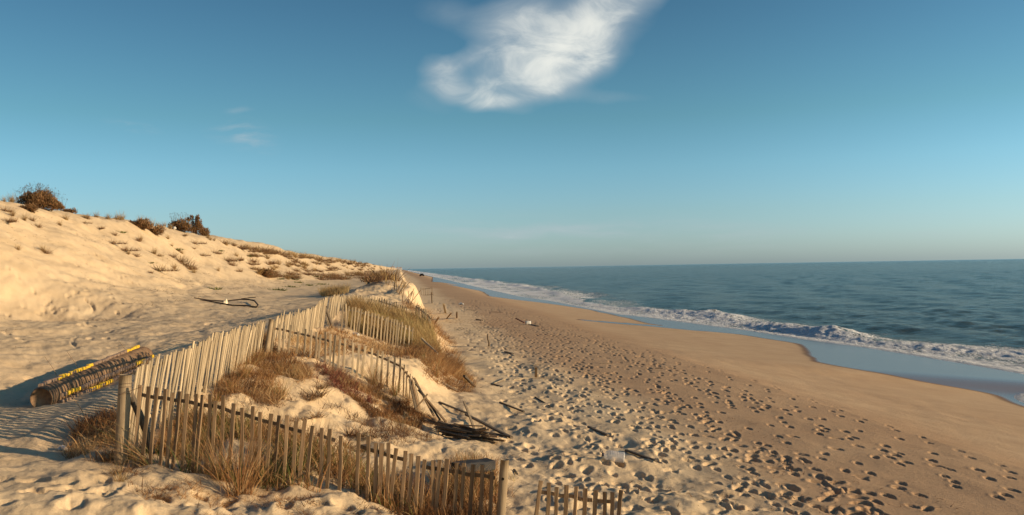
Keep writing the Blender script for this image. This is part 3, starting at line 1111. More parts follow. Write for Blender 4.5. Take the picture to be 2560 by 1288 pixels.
# the collapsed end of the fence
random.seed(22)
HEAP = [  # two ends in pixels and distances of each fallen picket
    ((1035, 945, 16.8), (1085, 1040, 16.2)), ((1040, 960, 16.7), (1100, 1050, 16.0)), ((1046, 975, 16.6), (1115, 1055, 15.9)), ((1050, 990, 16.6), (1130, 1065, 15.8)),
    ((1060, 1010, 16.4), (1150, 1070, 15.6)), ((1075, 1012, 16.3), (1130, 1050, 15.9)), ((1085, 1025, 16.2), (1165, 1085, 15.4)), ((1095, 1030, 16.1), (1175, 1075, 15.6)),
    ((1110, 1040, 15.9), (1205, 1086, 15.3)), ((1125, 1042, 15.9), (1190, 1072, 15.5)), ((1140, 1040, 15.8), (1262, 1090, 15.1)), ((1155, 1035, 15.9), (1278, 1094, 15.0)),
    ((1160, 1060, 15.6), (1240, 1095, 15.1)), ((1100, 1055, 15.8), (1170, 1088, 15.3)), ((1130, 1060, 15.7), (1210, 1095, 15.2)), ((1150, 1078, 15.4), (1205, 1090, 15.2)),
    ((1030, 955, 16.8), (1048, 1030, 16.5)), ((1024, 948, 16.9), (1040, 1025, 16.6)), ((1070, 1018, 16.4), (1120, 1062, 15.8)), ((1090, 1045, 16.0), (1150, 1080, 15.5)),
    ((1096, 1003, 16.6), (1160, 1030, 16.0)), ((1150, 1052, 15.7), (1230, 1078, 15.3)),
]
for k in range(20):
    q, w_ = random.choice(HEAP[5:16]), random.choice(HEAP[5:16])
    f = random.uniform(.1, .5)
    HEAP.append((tuple(np.array(q[0]) * (1 - f) + np.array(w_[0]) * f + np.array([random.gauss(0, 7), random.gauss(0, 4), 0])),
                 tuple(np.array(q[1]) * (1 - f) + np.array(w_[1]) * f + np.array([random.gauss(0, 12), random.gauss(0, 4), 0]))))
for k, (a_, b_) in enumerate(HEAP):
    A, B = at(*a_), at(*b_)
    lift = .05 + .02 * (k % 5)
    for P in (A, B):
        gz = float(ground_z(P[0], P[1]))
        if k not in (0, 1, 2, 16, 17):
            P[2] = gz + lift * random.uniform(.2, 2.2)
        else:
            P[2] = max(P[2], gz + .03)
    mb = MB()
    mb.bar(A, B, random.uniform(.034, .05), random.uniform(.018, .03), segs=3, wob=.006)
    o = mb.build('fallen_picket', WOOD_DARK if k % 2 else WOOD, origin=A)
    o.location = A
    tag(o, 'dark weathered picket lying in the collapsed heap on the sand slope', 'picket', 'fallen pickets of the collapsed fence')


def stick(name, label, a_, b_, w=.045, t=.03, mat=WOOD_DARK, tube=False, cat='stick', ground=(True, True), segs=3, group=None, lift=.02):
    A, B = [np.array(hit(*q)) if len(q) == 2 else at(*q) for q in (a_, b_)]
    for P, g in zip((A, B), ground):
        if g:
            P[2] = float(ground_z(P[0], P[1])) + lift
    mb = MB()
    if tube:
        mid = [(A + (B - A) * f + np.array([random.uniform(-.02, .02), 0, random.uniform(-.01, .015)])) for f in (0, .33, .66, 1)]
        mb.tube(mid, [w * .55, w * .5, w * .45, w * .35], 8)
    else:
        mb.bar(A, B, w, t, segs=segs, wob=.005)
    o = mb.build(name, mat, origin=A, smooth=tube)
    o.location = A
    return tag(o, label, cat, group)


random.seed(23)
stick('wooden_stake', 'short brown stake jutting up through the collapsed pickets', (1040, 1022, 16.3), (1069, 985, 16.3), .05, .03, WOOD, ground=(False, False))
stick('wooden_board', 'thick grey board with pale sawn end in the picket heap', (1122, 1046, 15.8), (1180, 1064, 15.5), .16, .07, WOOD_DARK, cat='board', lift=.10)
stick('wooden_board', 'dark pointed board propped up behind the picket heap', (1160, 1003, 16.1), (1190, 1040, 15.9), .05, .02, WOOD_DARK, cat='board', ground=(False, True))
stick('fallen_rail', 'long dark rail stretching out right of the picket heap', (1098, 1002), (1172, 1035), .05, .03, WOOD_DARK, cat='rail')
stick('fallen_rail', 'longest dark rail pointing to the lower right from the heap', (1165, 1042), (1280, 1094), .06, .04, WOOD_DARK, cat='rail', lift=.06)
stick('driftwood', 'thin grey stick on the sand right of the picket heap', (1250, 1013), (1310, 1033), .045, .03)
stick('driftwood', 'straight dark stick lying between footprints in mid beach', (1471, 1072), (1520, 1094), .05, .04)
stick('driftwood', 'dark stick on trampled sand right behind the plastic water bottle', (1565, 1130), (1640, 1158), .05, .035)
stick('driftwood', 'forked twig lying on the beach left of centre', (1338, 992), (1378, 1016), .035, .03, tube=True)
stick('driftwood', 'short dark board on the sand below the leaning beach stake', (1263, 881), (1282, 887), .09, .04)
stick('driftwood', 'pale twig lying flat left of the upright beach stake', (1235, 955), (1265, 945), .03, .02, WOOD_PALE)
stick('driftwood', 'thin pale cane lying flat just left of the beach stake', (1283, 947), (1318, 943), .025, .02, WOOD_PALE)
stick('driftwood', 'grey stick on bare sand beyond the hanging root clump', (1228, 958), (1250, 965), .04, .03)
stick('wooden_stake', 'upright squared stake standing alone in the beach footprints', (1340, 940), (1340, 918, 25.), .075, .05, WOOD, ground=(True, False))
stick('wooden_stake', 'crooked dark branch planted upright in the beach sand', (1223, 866), (1218, 838, 33.), .07, .05, WOOD_DARK, tube=True, ground=(True, False))
stick('wooden_stake', 'tall pale stake leaning on the beach beyond the golden mound', (1114, 783), (1109, 760, 56), .13, .08, WOOD_PALE, ground=(True, False))
stick('wooden_stake', 'short dark stake upright near the far fence stakes', (1142, 795), (1142, 781, 50), .10, .08, WOOD, ground=(True, False))
stick('wooden_stake', 'slanted grey stake stuck in sand right of the tall pale stake', (1117, 797), (1128, 783, 50), .08, .06, WOOD, ground=(True, False))
stick('wooden_stake', 'slanted grey stake at the right end of the mound fence', (1085, 812), (1097, 793, 42), .08, .06, WOOD, ground=(True, False))
stick('wooden_stake', 'thin dark pole upright near the far fence remnant', (1080, 758), (1079, 731, 66), .09, .07, WOOD_DARK, ground=(True, False))
stick('driftwood', 'dark driftwood lying on the beach right of the short stakes', (1192, 800), (1205, 802), .16, .08)
stick('driftwood', 'long bleached branch sloping down from the mound to the cliff edge', (1055, 848, 26), (1095, 885, 24.3), .06, .05, WOOD_PALE, tube=True, ground=(False, False))
stick('driftwood', 'dark rail sliding down the end of the hanging root clump', (1160, 940, 21.6), (1187, 968), .07, .05, WOOD_DARK, ground=(False, True))
stick('driftwood', 'dark rail lying at the foot of the hanging root clump', (1105, 955), (1145, 976), .06, .05, WOOD_DARK)
stick('driftwood', 'small dark splinter beside the tall end post', (1285, 1175), (1293, 1183), .03, .02)
random.seed(24)
for k in range(11):
    u, v = random.uniform(2, 8.5), random.uniform(13, 75)
    x, y = to_xy(u, v)
    a_ = random.uniform(-.5, 1.)
    l_ = random.uniform(.15, .5) * (1 + v / 80)
    A = np.array([x, y, float(ground_z(x, y)) + .02])
    B = A + l_ * np.array([math.cos(a_), math.sin(a_), 0])
    B[2] = float(ground_z(B[0], B[1])) + .025
    mb = MB()
    mb.tube([A, (A + B) / 2 + np.array([.01, .02, .01]), B], [.012, .016, .008], 6)
    o = mb.build('driftwood', WOOD_DARK, origin=A)
    o.location = A
    tag(o, 'small dark bit of driftwood among the beach footprints', 'driftwood', 'small driftwood scattered on the beach')

# ------------------------------------------------------------------ the timber roll with yellow battens
random.seed(30)
YEL, by_, bsy, _o = new_mat('worn_yellow_paint')
tcY = by_.n('ShaderNodeTexCoord').outputs['Object']
nf = by_.noise(tcY, 22., 5, .65)
pm = by_.mapr(by_.m('ADD', attr(by_, 'paint'), by_.m('MULTIPLY', by_.m('SUBTRACT', nf, .5), 1.3)), .45, .58)
by_.l(by_.mix(pm, by_.ramp(nf, [(.3, (.13, .08, .05)), (.7, (.32, .22, .15))]), by_.ramp(nf, [(.3, (.55, .32, .015)), (.7, (.82, .53, .03))])), bsy.inputs['Base Color'])
bsy.inputs['Roughness'].default_value = .6
BARK, bb_, bsb, _o = new_mat('log_bark')
tcB = bb_.n('ShaderNodeTexCoord').outputs['Object']
nb = bb_.noise(tcB, 9., 5, .6)
bb_.l(bb_.ramp(nb, [(.3, (.11, .062, .032)), (.7, (.28, .17, .088))]), bsb.inputs['Base Color'])
bsb.inputs['Roughness'].default_value = .9
bump(bb_, bsb, nb, .7, .02)
la, lb = at(103, 990, 13.7), at(360, 893, 18.5)
for P in (la, lb):
    P[2] = float(H(P[0], P[1])) + .155
ld = (lb - la) / np.linalg.norm(lb - la)
logr = empty('timber_roll', la, 'ribbed timber roll with yellow painted battens lying in the fence shadow', 'log')
Ln = np.linalg.norm(lb - la)
mb = MB()
pts, rr = [], []
nseg = 27 * 6
for k in range(nseg + 1):
    t = k / nseg
    pts.append(la + ld * Ln * t)
    c_ = (t * 27) % 1
    rr.append((.165 + .024 * (1 - abs(2 * c_ - 1) ** 3) + .004 * math.sin(31 * t)) * (1 + .12 * t))
mb.tube(pts, rr, 22, True, .012)
mb.build('log', BARK, logr, True, origin=la)
sidev = np.cross(ld, np.array([0, 0, 1.]))
sidev /= np.linalg.norm(sidev)          # to the right of the log (towards the fence)
upv = np.cross(sidev, ld)
for (s_, h_, t0, t1, yel) in ((-.05, .198, .02, .97, [(.10, .42), (.80, .97)]), (.188, .0, .05, .99, [(.07, .17), (.74, .84), (.95, .99)]), (.21, -.10, .03, .80, [(.28, .47)])):
    mb = MB()
    n = 24
    paint = []
    for k in range(n):
        t = t0 + (t1 - t0) * k / n
        off = sidev * random.gauss(0, .006) + upv * random.gauss(0, .006)
        a_ = la + ld * Ln * t + sidev * s_ * (1 + .12 * t) + upv * h_ * (1 + .12 * t) + off
        e_ = a_ + ld * Ln * (t1 - t0) / n * .88
        mb.bar(a_, e_, .062, .062, wob=0)
        paint += [float(any(p_ <= t <= q_ for p_, q_ in yel))] * 16
    mb.bar(la + ld * Ln * t0 + sidev * s_ + upv * h_, la + ld * Ln * t1 + sidev * s_ * 1.12 + upv * h_ * 1.12, .05, .05)
    paint += [0.] * 16
    o = mb.build('batten', YEL, logr, False, origin=la)
    at_ = o.data.attributes.new('paint', 'FLOAT', 'POINT')
    at_.data.foreach_set('value', np.array(paint, np.float32))
mb = MB()
for t in (.90,):
    ring = [la + ld * Ln * t + .178 * (sidev * math.cos(q) + upv * math.sin(q)) for q in np.linspace(-.6, 2.6, 12)]
    mb.tube(ring, .012, 6, False)
mb.build('rope', mat_plain('old_rope', (.45, .36, .2), .9, .1), logr, True, origin=la)

# ------------------------------------------------------------------ bent pole loop
random.seed(31)
LPT = [(485, 750), (520, 753), (560, 754), (600, 755), (622, 756), (636, 761), (645, 767), (641, 770), (615, 768), (580, 766), (555, 762), (530, 757), (500, 753)]
mb = MB()
L3 = []
for k, q in enumerate(LPT):
    P = hit(*q)
    P[2] = float(ground_z(P[0], P[1])) + .05 + (.10 if 3 <= k <= 5 else 0)
    L3.append(P)
mb.tube(L3, [.022, .032, .032, .034, .036, .036, .036, .036, .032, .032, .032, .03, .02], 8)
mb.tube([L3[4] + np.array([-.4, 0, .05]), L3[4] + np.array([.35, .05, .12])], .026, 6)
o = mb.build('bent_pole', mat_plain('dark_wet_wood', (.035, .024, .018), .8, .2), origin=L3[0], smooth=True)
o.location = L3[0]
tag(o, 'dark bent pole forming a long narrow loop on the pale sand', 'driftwood')
P = hit(563, 761)
mb = MB()
mb.tube([P + np.array([0, 0, -.02]), P + np.array([.01, 0, .10]), P + np.array([.05, .0, .21]), P + np.array([.06, 0, .27])], [.14, .12, .06, .01], 7, True, .12)
o = mb.build('shell_fragment', mat_plain('pale_plastic', (.75, .62, .42), .6, .3), origin=P, smooth=False)
o.location = P
tag(o, 'pale pointed fragment standing inside the dark pole loop', 'debris')

# ------------------------------------------------------------------ bottle, canister, scraps
random.seed(32)


def lathe(prof, p0, d, n=18, squash=None):
    mb = MB()
    d = np.asarray(d, float)
    d /= np.linalg.norm(d)
    mb.tube([np.asarray(p0) + d * a for a, _ in prof], [r for _, r in prof], n, True)
    return mb


CLEAR, bc_, bsc, _o = new_mat('clear_plastic')
bsc.inputs['Base Color'].default_value = (.62, .60, .58, 1)
bsc.inputs['Roughness'].default_value = .25
bsc.inputs['Specular IOR Level'].default_value = .4
bsc.inputs['Alpha'].default_value = .45
bA, bB = hit(1562, 1163), hit(1512, 1160)
for P in (bA, bB):
    P[2] = float(ground_z(P[0], P[1])) + .085
bot = empty('plastic_bottle', bA, 'big clear ribbed plastic water bottle lying on the trampled sand', 'bottle')
dv = (bB - bA) / np.linalg.norm(bB - bA)
prof = [(0, .05), (.006, .078)]
for k in range(8):
    t = .02 + k * .027
    prof += [(t, .082), (t + .012, .085), (t + .020, .079)]
prof += [(.25, .081), (.285, .066), (.315, .035), (.325, .024)]
lathe(prof, bA, dv).build('body', CLEAR, bot, True, origin=bA)
lathe([(.325, .024), (.33, .03), (.352, .03), (.355, .027)], bA, dv).build('cap', mat_plain('dark_cap', (.03, .03, .05), .5, .4), bot, True, origin=bA)
mb = MB()
c_ = bA + dv * .335
mb.tube([c_ + np.array([0, 0, .03]), c_ + np.array([-.02, 0, .075]), c_ + np.array([-.045, 0, .10]), c_ + np.array([-.035, 0, .05]), c_ + np.array([-.01, 0, .02])], .006, 6)
mb.build('handle', mat_plain('dark_handle', (.03, .03, .05), .5, .4), bot, True, origin=bA)

WHITE = mat_plain('dirty_white_plastic', (.56, .52, .45), .55, .4, .2)
P = hit(1320, 812)
P[2] = float(ground_z(P[0], P[1]))
can = empty('canister', P, 'dirty white plastic canister on the beach beside a reddish stick', 'canister')
mb = MB()
mb.bar(P + np.array([-.15, 0, .10]), P + np.array([.15, .05, .12]), .2, .2, segs=4, wob=.03)
mb.build('body', WHITE, can, True, origin=P)
mb = MB()
mb.tube([P + np.array([.145, .05, .14]), P + np.array([.215, .05, .15])], [.045, .04], 10)
mb.build('cap', WHITE, can, True, origin=P)
stick('driftwood', 'reddish stick pointing up beside the white canister', (1311, 807, 46.), (1290, 796, 47.), .07, .05, mat_plain('red_brown_wood', (.16, .07, .05), .8, .2), ground=(False, False))
stick('driftwood', 'dark flat plank lying just right of the white canister', (1327, 812), (1346, 817), .12, .05)


def scrap(name, label, px, py, size, mat, cat='litter', flat=.3):
    P = hit(px, py)
    P[2] = float(ground_z(P[0], P[1]))
    mb = MB()
    n = 7
    pts = [P + np.array([size * (t - .5), size * .25 * math.sin(5 * t), size * flat * (.25 + .35 * math.sin(math.pi * t))]) for t in np.linspace(0, 1, n)]
    mb.tube(pts, [size * .12] + [size * .26 * random.uniform(.6, 1.1) for _ in range(n - 2)] + [size * .08], 7, True, .2)
    o = mb.build(name, mat, origin=P, smooth=False)
    o.location = P
    return tag(o, label, cat)


scrap('litter', 'small white scrap in the shaded sand left of the corner post', 158, 1122, .14, WHITE)
scrap('litter', 'white scrap under the brown bush on the dune crest', 433, 569, .7, WHITE)
scrap('litter', 'small white scrap in the grass between two picket fences', 889, 842, .25, WHITE)
scrap('litter', 'tiny white scrap on the far beach left of the canister', 1153, 762, .45, WHITE)
scrap('rock', 'small dark lump on the far beach beside the surf', 1055, 692, 2.0, mat_plain('dark_rock', (.02, .018, .017), .9, .1), 'rock', .8)
P = at(1140, 1172, 11.6)
mb = MB()
mb.bar(P, at(1226, 1160, 11.9), .26, .13, segs=4, wob=.012)
o = mb.build('buried_block', mat_plain('shade_dark_block', (.05, .046, .043), .85, .2), origin=P, smooth=False)  # grey slab lying in shade; that shade is put into its dark base colour
o.location = P
tag(o, 'grey slab with shade in its dark colour half buried in sand behind the fence end post', 'slab')

# ------------------------------------------------------------------ grasses and plants


def blades(base, hgt, ang, lean, curl, width, segs=4, tone=None):
    """base (n,3); every blade a curved tapering ribbon"""
    n = len(base)
    d = np.stack([np.cos(ang), np.sin(ang), np.zeros(n)], -1)
    sd = np.stack([-np.sin(ang), np.cos(ang), np.zeros(n)], -1)
    tw = RNG.uniform(-1.3, 1.3, n)[:, None]
    sd = sd * np.cos(tw) + d * np.sin(tw)
    V = np.zeros((n, segs + 1, 2, 3))
    p = base.copy()
    for k in range(segs + 1):
        t = k / segs
        w_ = (width * (1 - .85 * t))[:, None] * .5
        V[:, k, 0] = p - sd * w_
        V[:, k, 1] = p + sd * w_
        a = lean + curl * t
        p = p + (hgt / segs)[:, None] * (d * np.sin(a)[:, None] + np.array([0, 0, 1.]) * np.cos(a)[:, None])
    st = (np.arange(n) * (segs + 1) * 2)[:, None]
    k = np.arange(segs)[None, :] * 2
    q = np.stack([st + k, st + k + 1, st + k + 3, st + k + 2], -1).reshape(-1, 4)
    tn = RNG.uniform(0, 1, n) if tone is None else tone
    return V.reshape(-1, 3), q, np.repeat(tn, (segs + 1) * 2)


def merge(parts):
    V, Q, T, o = [], [], [], 0
    for v, q, t in parts:
        V.append(v)
        Q.append(q + o)
        T.append(t)
        o += len(v)
    return np.concatenate(V), np.concatenate(Q), np.concatenate(T)


def clump_mesh(n, h, spread, lean=(.1, .9), curl=(.2, 1.2), width=.008, tone=(0, .85), segs=4, ang=None):
    r = np.abs(RNG.normal(0, spread, n))
    a = RNG.uniform(0, 2 * math.pi, n)
    base = np.stack([r * np.cos(a), r * np.sin(a), np.full(n, -.03)], -1)
    an = a + RNG.normal(0, .6, n) if ang is None else RNG.normal(ang[0], ang[1], n)
    return blades(base, h * RNG.uniform(.45, 1.1, n), an, RNG.uniform(*lean, n), RNG.uniform(*curl, n), width * RNG.uniform(.6, 1.3, n), segs, RNG.uniform(*tone, n))


def poly_sample(poly, n):
    poly = np.asarray(poly)
    lo, hi = poly.min(0), poly.max(0)
    out = []
    c = 0
    while c < n:
        p = RNG.uniform(lo, hi, (n * 3, 2))
        ins = np.zeros(len(p), bool)
        j = len(poly) - 1
        for i in range(len(poly)):
            xi, yi = poly[i]
            xj, yj = poly[j]
            cr = ((yi > p[:, 1]) != (yj > p[:, 1])) & (p[:, 0] < (xj - xi) * (p[:, 1] - yi) / (yj - yi + 1e-12) + xi)
            ins ^= cr
            j = i
        p = p[ins]
        out.append(p)
        c += len(p)
        if len(p) == 0:
            break
    return np.concatenate(out)[:n]


def mat_field(name, label, pix, n, h, mat, lean=(.3, 1.3), curl=(.2, 1.1), width=.008, tone=(0, .85), clump=2.0, thr=0., dirn=None, kind='stuff', segs=4, cat='grass', seed=1, poly=None):
    """a mat of stems over a patch of ground given by its outline"""
    poly = poly or [hit(*q)[:2] if len(q) == 2 else at(*q)[:2] for q in pix]
    p = poly_sample(poly, int(n * 1.9))
    d = fbm(p[:, 0] * clump, p[:, 1] * clump, 3, 400 + seed) + RNG.uniform(-.12, .12, len(p))
    p = p[d > thr - .12][:n]
    n = len(p)
    z = ground_z(p[:, 0], p[:, 1]) - .02
    base = np.stack([p[:, 0], p[:, 1], z], -1)
    an = RNG.uniform(0, 2 * math.pi, n) if dirn is None else RNG.normal(dirn[0], dirn[1], n)
    tn = np.clip(RNG.uniform(*tone, n) + .9 * fbm(p[:, 0] * 1.5, p[:, 1] * 1.5, 3, 77 + seed), 0, max(tone[1], .01))
    if tone[1] > .86:
        tn = np.clip(tn, 0, 1)
    V, q, t = blades(base, h * RNG.uniform(.35, 1.1, n) * (1 + .7 * fbm(p[:, 0] * 1.1, p[:, 1] * 1.1, 2, 500 + seed)), an, RNG.uniform(*lean, n), RNG.uniform(*curl, n), width * np.where(RNG.random(n) < .12, 2.0, RNG.uniform(.5, 1.3, n)), segs, tn)
    o0 = base.mean(0)
    o = np_mesh(name, V - o0, q, mat=mat, attrs={'tone': t}, smooth=False)
    o.location = o0
    return tag(o, label, cat, None, kind)


mat_field('dry_grass', 'tangle of dry brown grass in the shade behind the nearest picket fence',
          [(335, 1165), (350, 1090), (480, 1040), (620, 1060), (760, 1110), (880, 1150), (1000, 1190), (1240, 1200), (1255, 1330, 9.6), (1050, 1290), (900, 1255), (700, 1222), (500, 1190)],
          15000, .42, GRASS, lean=(.0, 1.1), width=.009, tone=(0, 1.), clump=1.6, seed=1)
mat_field('dry_grass', 'brown dry grass at the foot of the pale fence near the brown post',
          [(520, 1010), (545, 960), (600, 900), (650, 860), (720, 890), (775, 920), (780, 955), (720, 975), (690, 1020), (600, 990)], 20000, .32, GRASS, lean=(0.2, 1.7), curl=(.2, 1.5), width=.007, tone=(0, .84), thr=-.08, seed=2)
mat_field('red_creeper', 'patch of red leaved creeper below the grey cross fence',
          [(780, 915), (850, 925), (890, 965), (960, 1000), (930, 1015), (850, 985), (785, 955)], 3200, .22, REDP, lean=(.3, 1.5), width=.012, tone=(0, 1), clump=2.5, cat='creeper', seed=3)
mat_field('dry_grass', 'rusty brown grass under the collapsing end of the grey fence',
          [(840, 955), (890, 962), (940, 985), (990, 1022), (1050, 1040), (1120, 1062), (1080, 1078), (1000, 1062), (930, 1040), (880, 1000)], 9000, .22, GRASS, lean=(.2, 1.3), width=.009, tone=(0, .7), thr=.0, seed=4)
mat_field('dry_grass', 'short dry grass on the sand shelf between the two cross fences',
          [(700, 895), (760, 850), (840, 830), (960, 856), (1045, 878), (1100, 900), (1030, 900), (900, 890), (800, 900)], 12000, .30, GRASS, lean=(.2, 1.4), width=.011, tone=(0, .8), thr=-.06, seed=5)
mat_field('golden_grass', 'golden grass covering the mound behind the white railed fence',
          [(866, 790, 27.5), (950, 820, 27.5), (1036, 860, 27.4), (1070, 880, 26.5), (1112, 870, 26.8), (1100, 840, 30), (1082, 812, 33.5), (1040, 800, 34.6), (990, 790, 35), (940, 770, 34.8), (870, 770, 31)], 24000, .48, GOLD, lean=(.0, .8), curl=(.1, .9), width=.012, tone=(0, .86), clump=.8, thr=-.3, dirn=(3.0, .9), seed=6)
mat_field('hanging_roots', 'brown grass and roots hanging over the small sand cliff',
          [(1045, 880), (1105, 888), (1140, 910), (1188, 964), (1176, 976), (1110, 968), (1055, 945)], 11000, .42, GRASS, lean=(.4, 2.2), curl=(.2, 1.0), width=.011, tone=(0, .6), thr=-.25, dirn=(0, 1.0), cat='grass', seed=7)
mat_field('golden_grass', 'golden grass on the distant mound by the beach edge',
          [(915, 712), (925, 692), (965, 684), (1000, 705), (1022, 722), (1000, 728), (960, 722)], 8000, 1.0, GOLD, lean=(.0, .9), width=.03, tone=(0, .8), clump=.4, thr=-.3, seed=8)
mat_field('golden_grass', 'golden tuft behind the pale fence where it bends',
          [(800, 735), (830, 728), (868, 728), (872, 738), (840, 742), (805, 742)], 3500, .65, GOLD, lean=(.0, .8), width=.02, tone=(0, .8), clump=.5, thr=-.3, seed=9)
mat_field('dead_litter', 'litter of dead twigs and dry stems on the sand before the nearest fence',
          [(250, 1190), (380, 1180), (600, 1210), (900, 1262), (1000, 1300, 9.3), (700, 1330, 8.4), (450, 1300, 8.3), (330, 1240)], 5000, .16, GRASS, lean=(.9, 1.6), curl=(-.3, .6), width=.007, tone=(0, .6), clump=2.5, thr=.06, cat='litter', seed=10)
mat_field('dry_grass', 'dark grass in the shade around the corner post',
          [(150, 1135), (200, 1070), (290, 1015), (335, 1040), (315, 1165), (230, 1160)], 4000, .28, GRASS, lean=(.2, 1.5), width=.008, tone=(0, .65), clump=1.5, seed=11)
mat_field('dry_grass', 'thin dry grass beside the sand edge behind the end post',
          [(1120, 1165), (1200, 1150), (1290, 1200), (1290, 1240), (1200, 1230)], 1200, .28, GRASS, lean=(.0, .9), width=.006, tone=(.2, .85), clump=1.5, seed=12)
mat_field('dry_grass', 'sparse dry stems on the bare sand pocket inside the nearest fence',
          [(560, 1000), (700, 975), (850, 1010), (1000, 1070), (1100, 1110), (1000, 1130), (800, 1080), (640, 1040)], 3200, .22, RUST, lean=(.3, 1.5), width=.008, tone=(0, 1.), clump=1.2, thr=.08, seed=13)


_vs = [23, 27, 31, 35, 39, 43, 47]
mat_field('dry_grass', 'brown grass and drift hanging down the seaward edge of the golden mound', None, 9000, .42, GRASS, lean=(.3, 1.9), curl=(.2, 1.0), width=.012, tone=(0, .7),
          thr=-.12, clump=.9, dirn=(0, 1.1), seed=14, poly=[np.array(to_xy(float(dune_foot(v)) - 1.0, v)) for v in _vs] + [np.array(to_xy(float(dune_foot(v)) + .75, v)) for v in _vs[::-1]])


def litter_field(name, label, n, ur, vr, h, width, seed, thr=.02, mat=None):
    """sparse straw and twig bits over a stretch of sand"""
    u = RNG.uniform(*ur, n)
    v = vr[0] + (vr[1] - vr[0]) * RNG.uniform(0, 1, n) ** 1.6
    d = fbm(u * .5, v * .3, 3, seed)
    k = d > thr
    u, v = u[k], v[k]
    x, y = to_xy(u, v)
    n = len(x)
    base = np.stack([x, y, ground_z(x, y) + .005], -1)
    V, q, t = blades(base, h * RNG.uniform(.3, 1.3, n), RNG.uniform(0, 6.3, n), RNG.uniform(1.2, 1.6, n), RNG.uniform(-.2, .3, n), width * RNG.uniform(.6, 1.5, n), 2, RNG.uniform(0, .7, n))
    o0 = base.mean(0)
    o = np_mesh(name, V - o0, q, mat=mat or GRASS, attrs={'tone': t}, smooth=False)
    o.location = o0
    return tag(o, label, 'litter', None, 'stuff')


litter_field('dead_litter', 'scattered straw and twig bits over the pale dune face', 16000, (-21, -10), (24, 150), .22, .022, 601, mat=RUST)
litter_field('dead_litter', 'scattered straw bits on the sand plain left of the fences', 5000, (-11, -3.4), (9, 50), .10, .008, 602)
litter_field('dead_litter', 'dark bits of straw and drift scattered on the dry beach', 6000, (1.6, 7.5), (9, 70), .12, .014, 603, mat=RUST)


def clump_obj(name, label, meshes, px, py, scale=1., rot=None, group=None, cat='grass tuft', parent=None, P=None, sz=1., tilt=True):
    P = hit(px, py) if P is None else np.array(P)
    P[2] = float(ground_z(P[0], P[1]))
    me = random.choice(meshes)
    o = bpy.data.objects.new(name, me)
    COL.objects.link(o)
    o.location = P
    o.rotation_euler = (0, 0, random.uniform(0, 6.28) if rot is None else rot)
    o.scale = (scale, scale, scale * sz)
    return tag(o, label, cat, group)


def mesh_of(V, q, t, mat, name):
    o = np_mesh(name, V, q, mat=mat, attrs={'tone': t}, smooth=False)
    me = o.data
    COL.objects.unlink(o)
    bpy.data.objects.remove(o)
    return me


random.seed(40)
TALL = [mesh_of(*clump_mesh(150, .85, .08, (.05, .7), (.1, 1.0), .0075, (.15, 1.), 5), GRASS, 'tall_grass') for _ in range(3)]
FLOP = [mesh_of(*clump_mesh(90, .95, .06, (.5, 1.2), (.3, 1.0), .0085, (.3, 1.), 5, ang=(math.pi, .7)), GRASS, 'drooping_grass') for _ in range(2)]
clump_obj('tall_grass', 'drooping long green tinged grass reaching left from the fence corner', FLOP, 372, 1168, .95, 0, cat='grass tuft')
clump_obj('tall_grass', 'drooping grass blades arching left beside the corner post', FLOP, 335, 1150, .9, .2, cat='grass tuft')
clump_obj('tall_grass', 'largest reddish grass clump in front of the nearest fence', TALL, 600, 1225, 1.0, cat='grass tuft', sz=1.1)
clump_obj('tall_grass', 'upright reddish grass clump left of the largest one', TALL, 545, 1200, .8, cat='grass tuft', sz=1.1)
clump_obj('tall_grass', 'grass clump growing through the third part of the near fence', TALL, 480, 1165, .7, cat='grass tuft')
clump_obj('tall_grass', 'dark small brushy tuft on the sand below the fence corner', TALL, 300, 1225, .32, cat='grass tuft')
for q, s_ in [((430, 1130), .7), ((520, 1110), .6), ((640, 1150), .6), ((720, 1140), .6), ((800, 1180), .55), ((880, 1190), .5), ((960, 1230), .5), ((1100, 1240), .55), ((1180, 1260), .5),
              ((640, 900), .6), ((660, 930), .5), ((610, 950), .6), ((700, 930), .45), ((740, 940), .45), ((580, 985), .6), ((950, 985), .7), ((985, 1005), .7), ((1020, 1030), .6), ((930, 970), .7), ((700, 985), .7)]:
    clump_obj('grass_tuft', 'dry brown grass tuft growing inside the picket fence enclosures', TALL, *q, s_, group='grass tufts inside the fence enclosures')
for q, s_ in [((1075, 905), .7), ((1095, 915), .6), ((1110, 930), .7), ((1130, 940), .6), ((1150, 950), .6), ((1090, 940), .7), ((1165, 962), .45), ((1120, 955), .6), ((1060, 895), .5)]:
    clump_obj('hanging_tuft', 'dark brown tuft among the roots hanging over the small sand cliff', TALL + FLOP, *q, s_, group='tufts on the hanging root clump')
# single thin stalks leaning by the roll
for q in [(205, 945), (150, 955), (225, 1075), (330, 900)]:
    P = hit(*q)
    P[2] = float(ground_z(P[0], P[1]))
    mb = MB()
    mb.tube([P, P + np.array([-.12, 0, .25]), P + np.array([-.28, 0, .48])], [.006, .005, .003], 5)
    o = mb.build('dry_stalk', mat_plain('stalk', (.30, .19, .11), .9, .1), origin=P)
    o.location = P
    tag(o, 'single thin dry stalk leaning left beside the timber roll', 'stalk', 'single stalks around the timber roll')


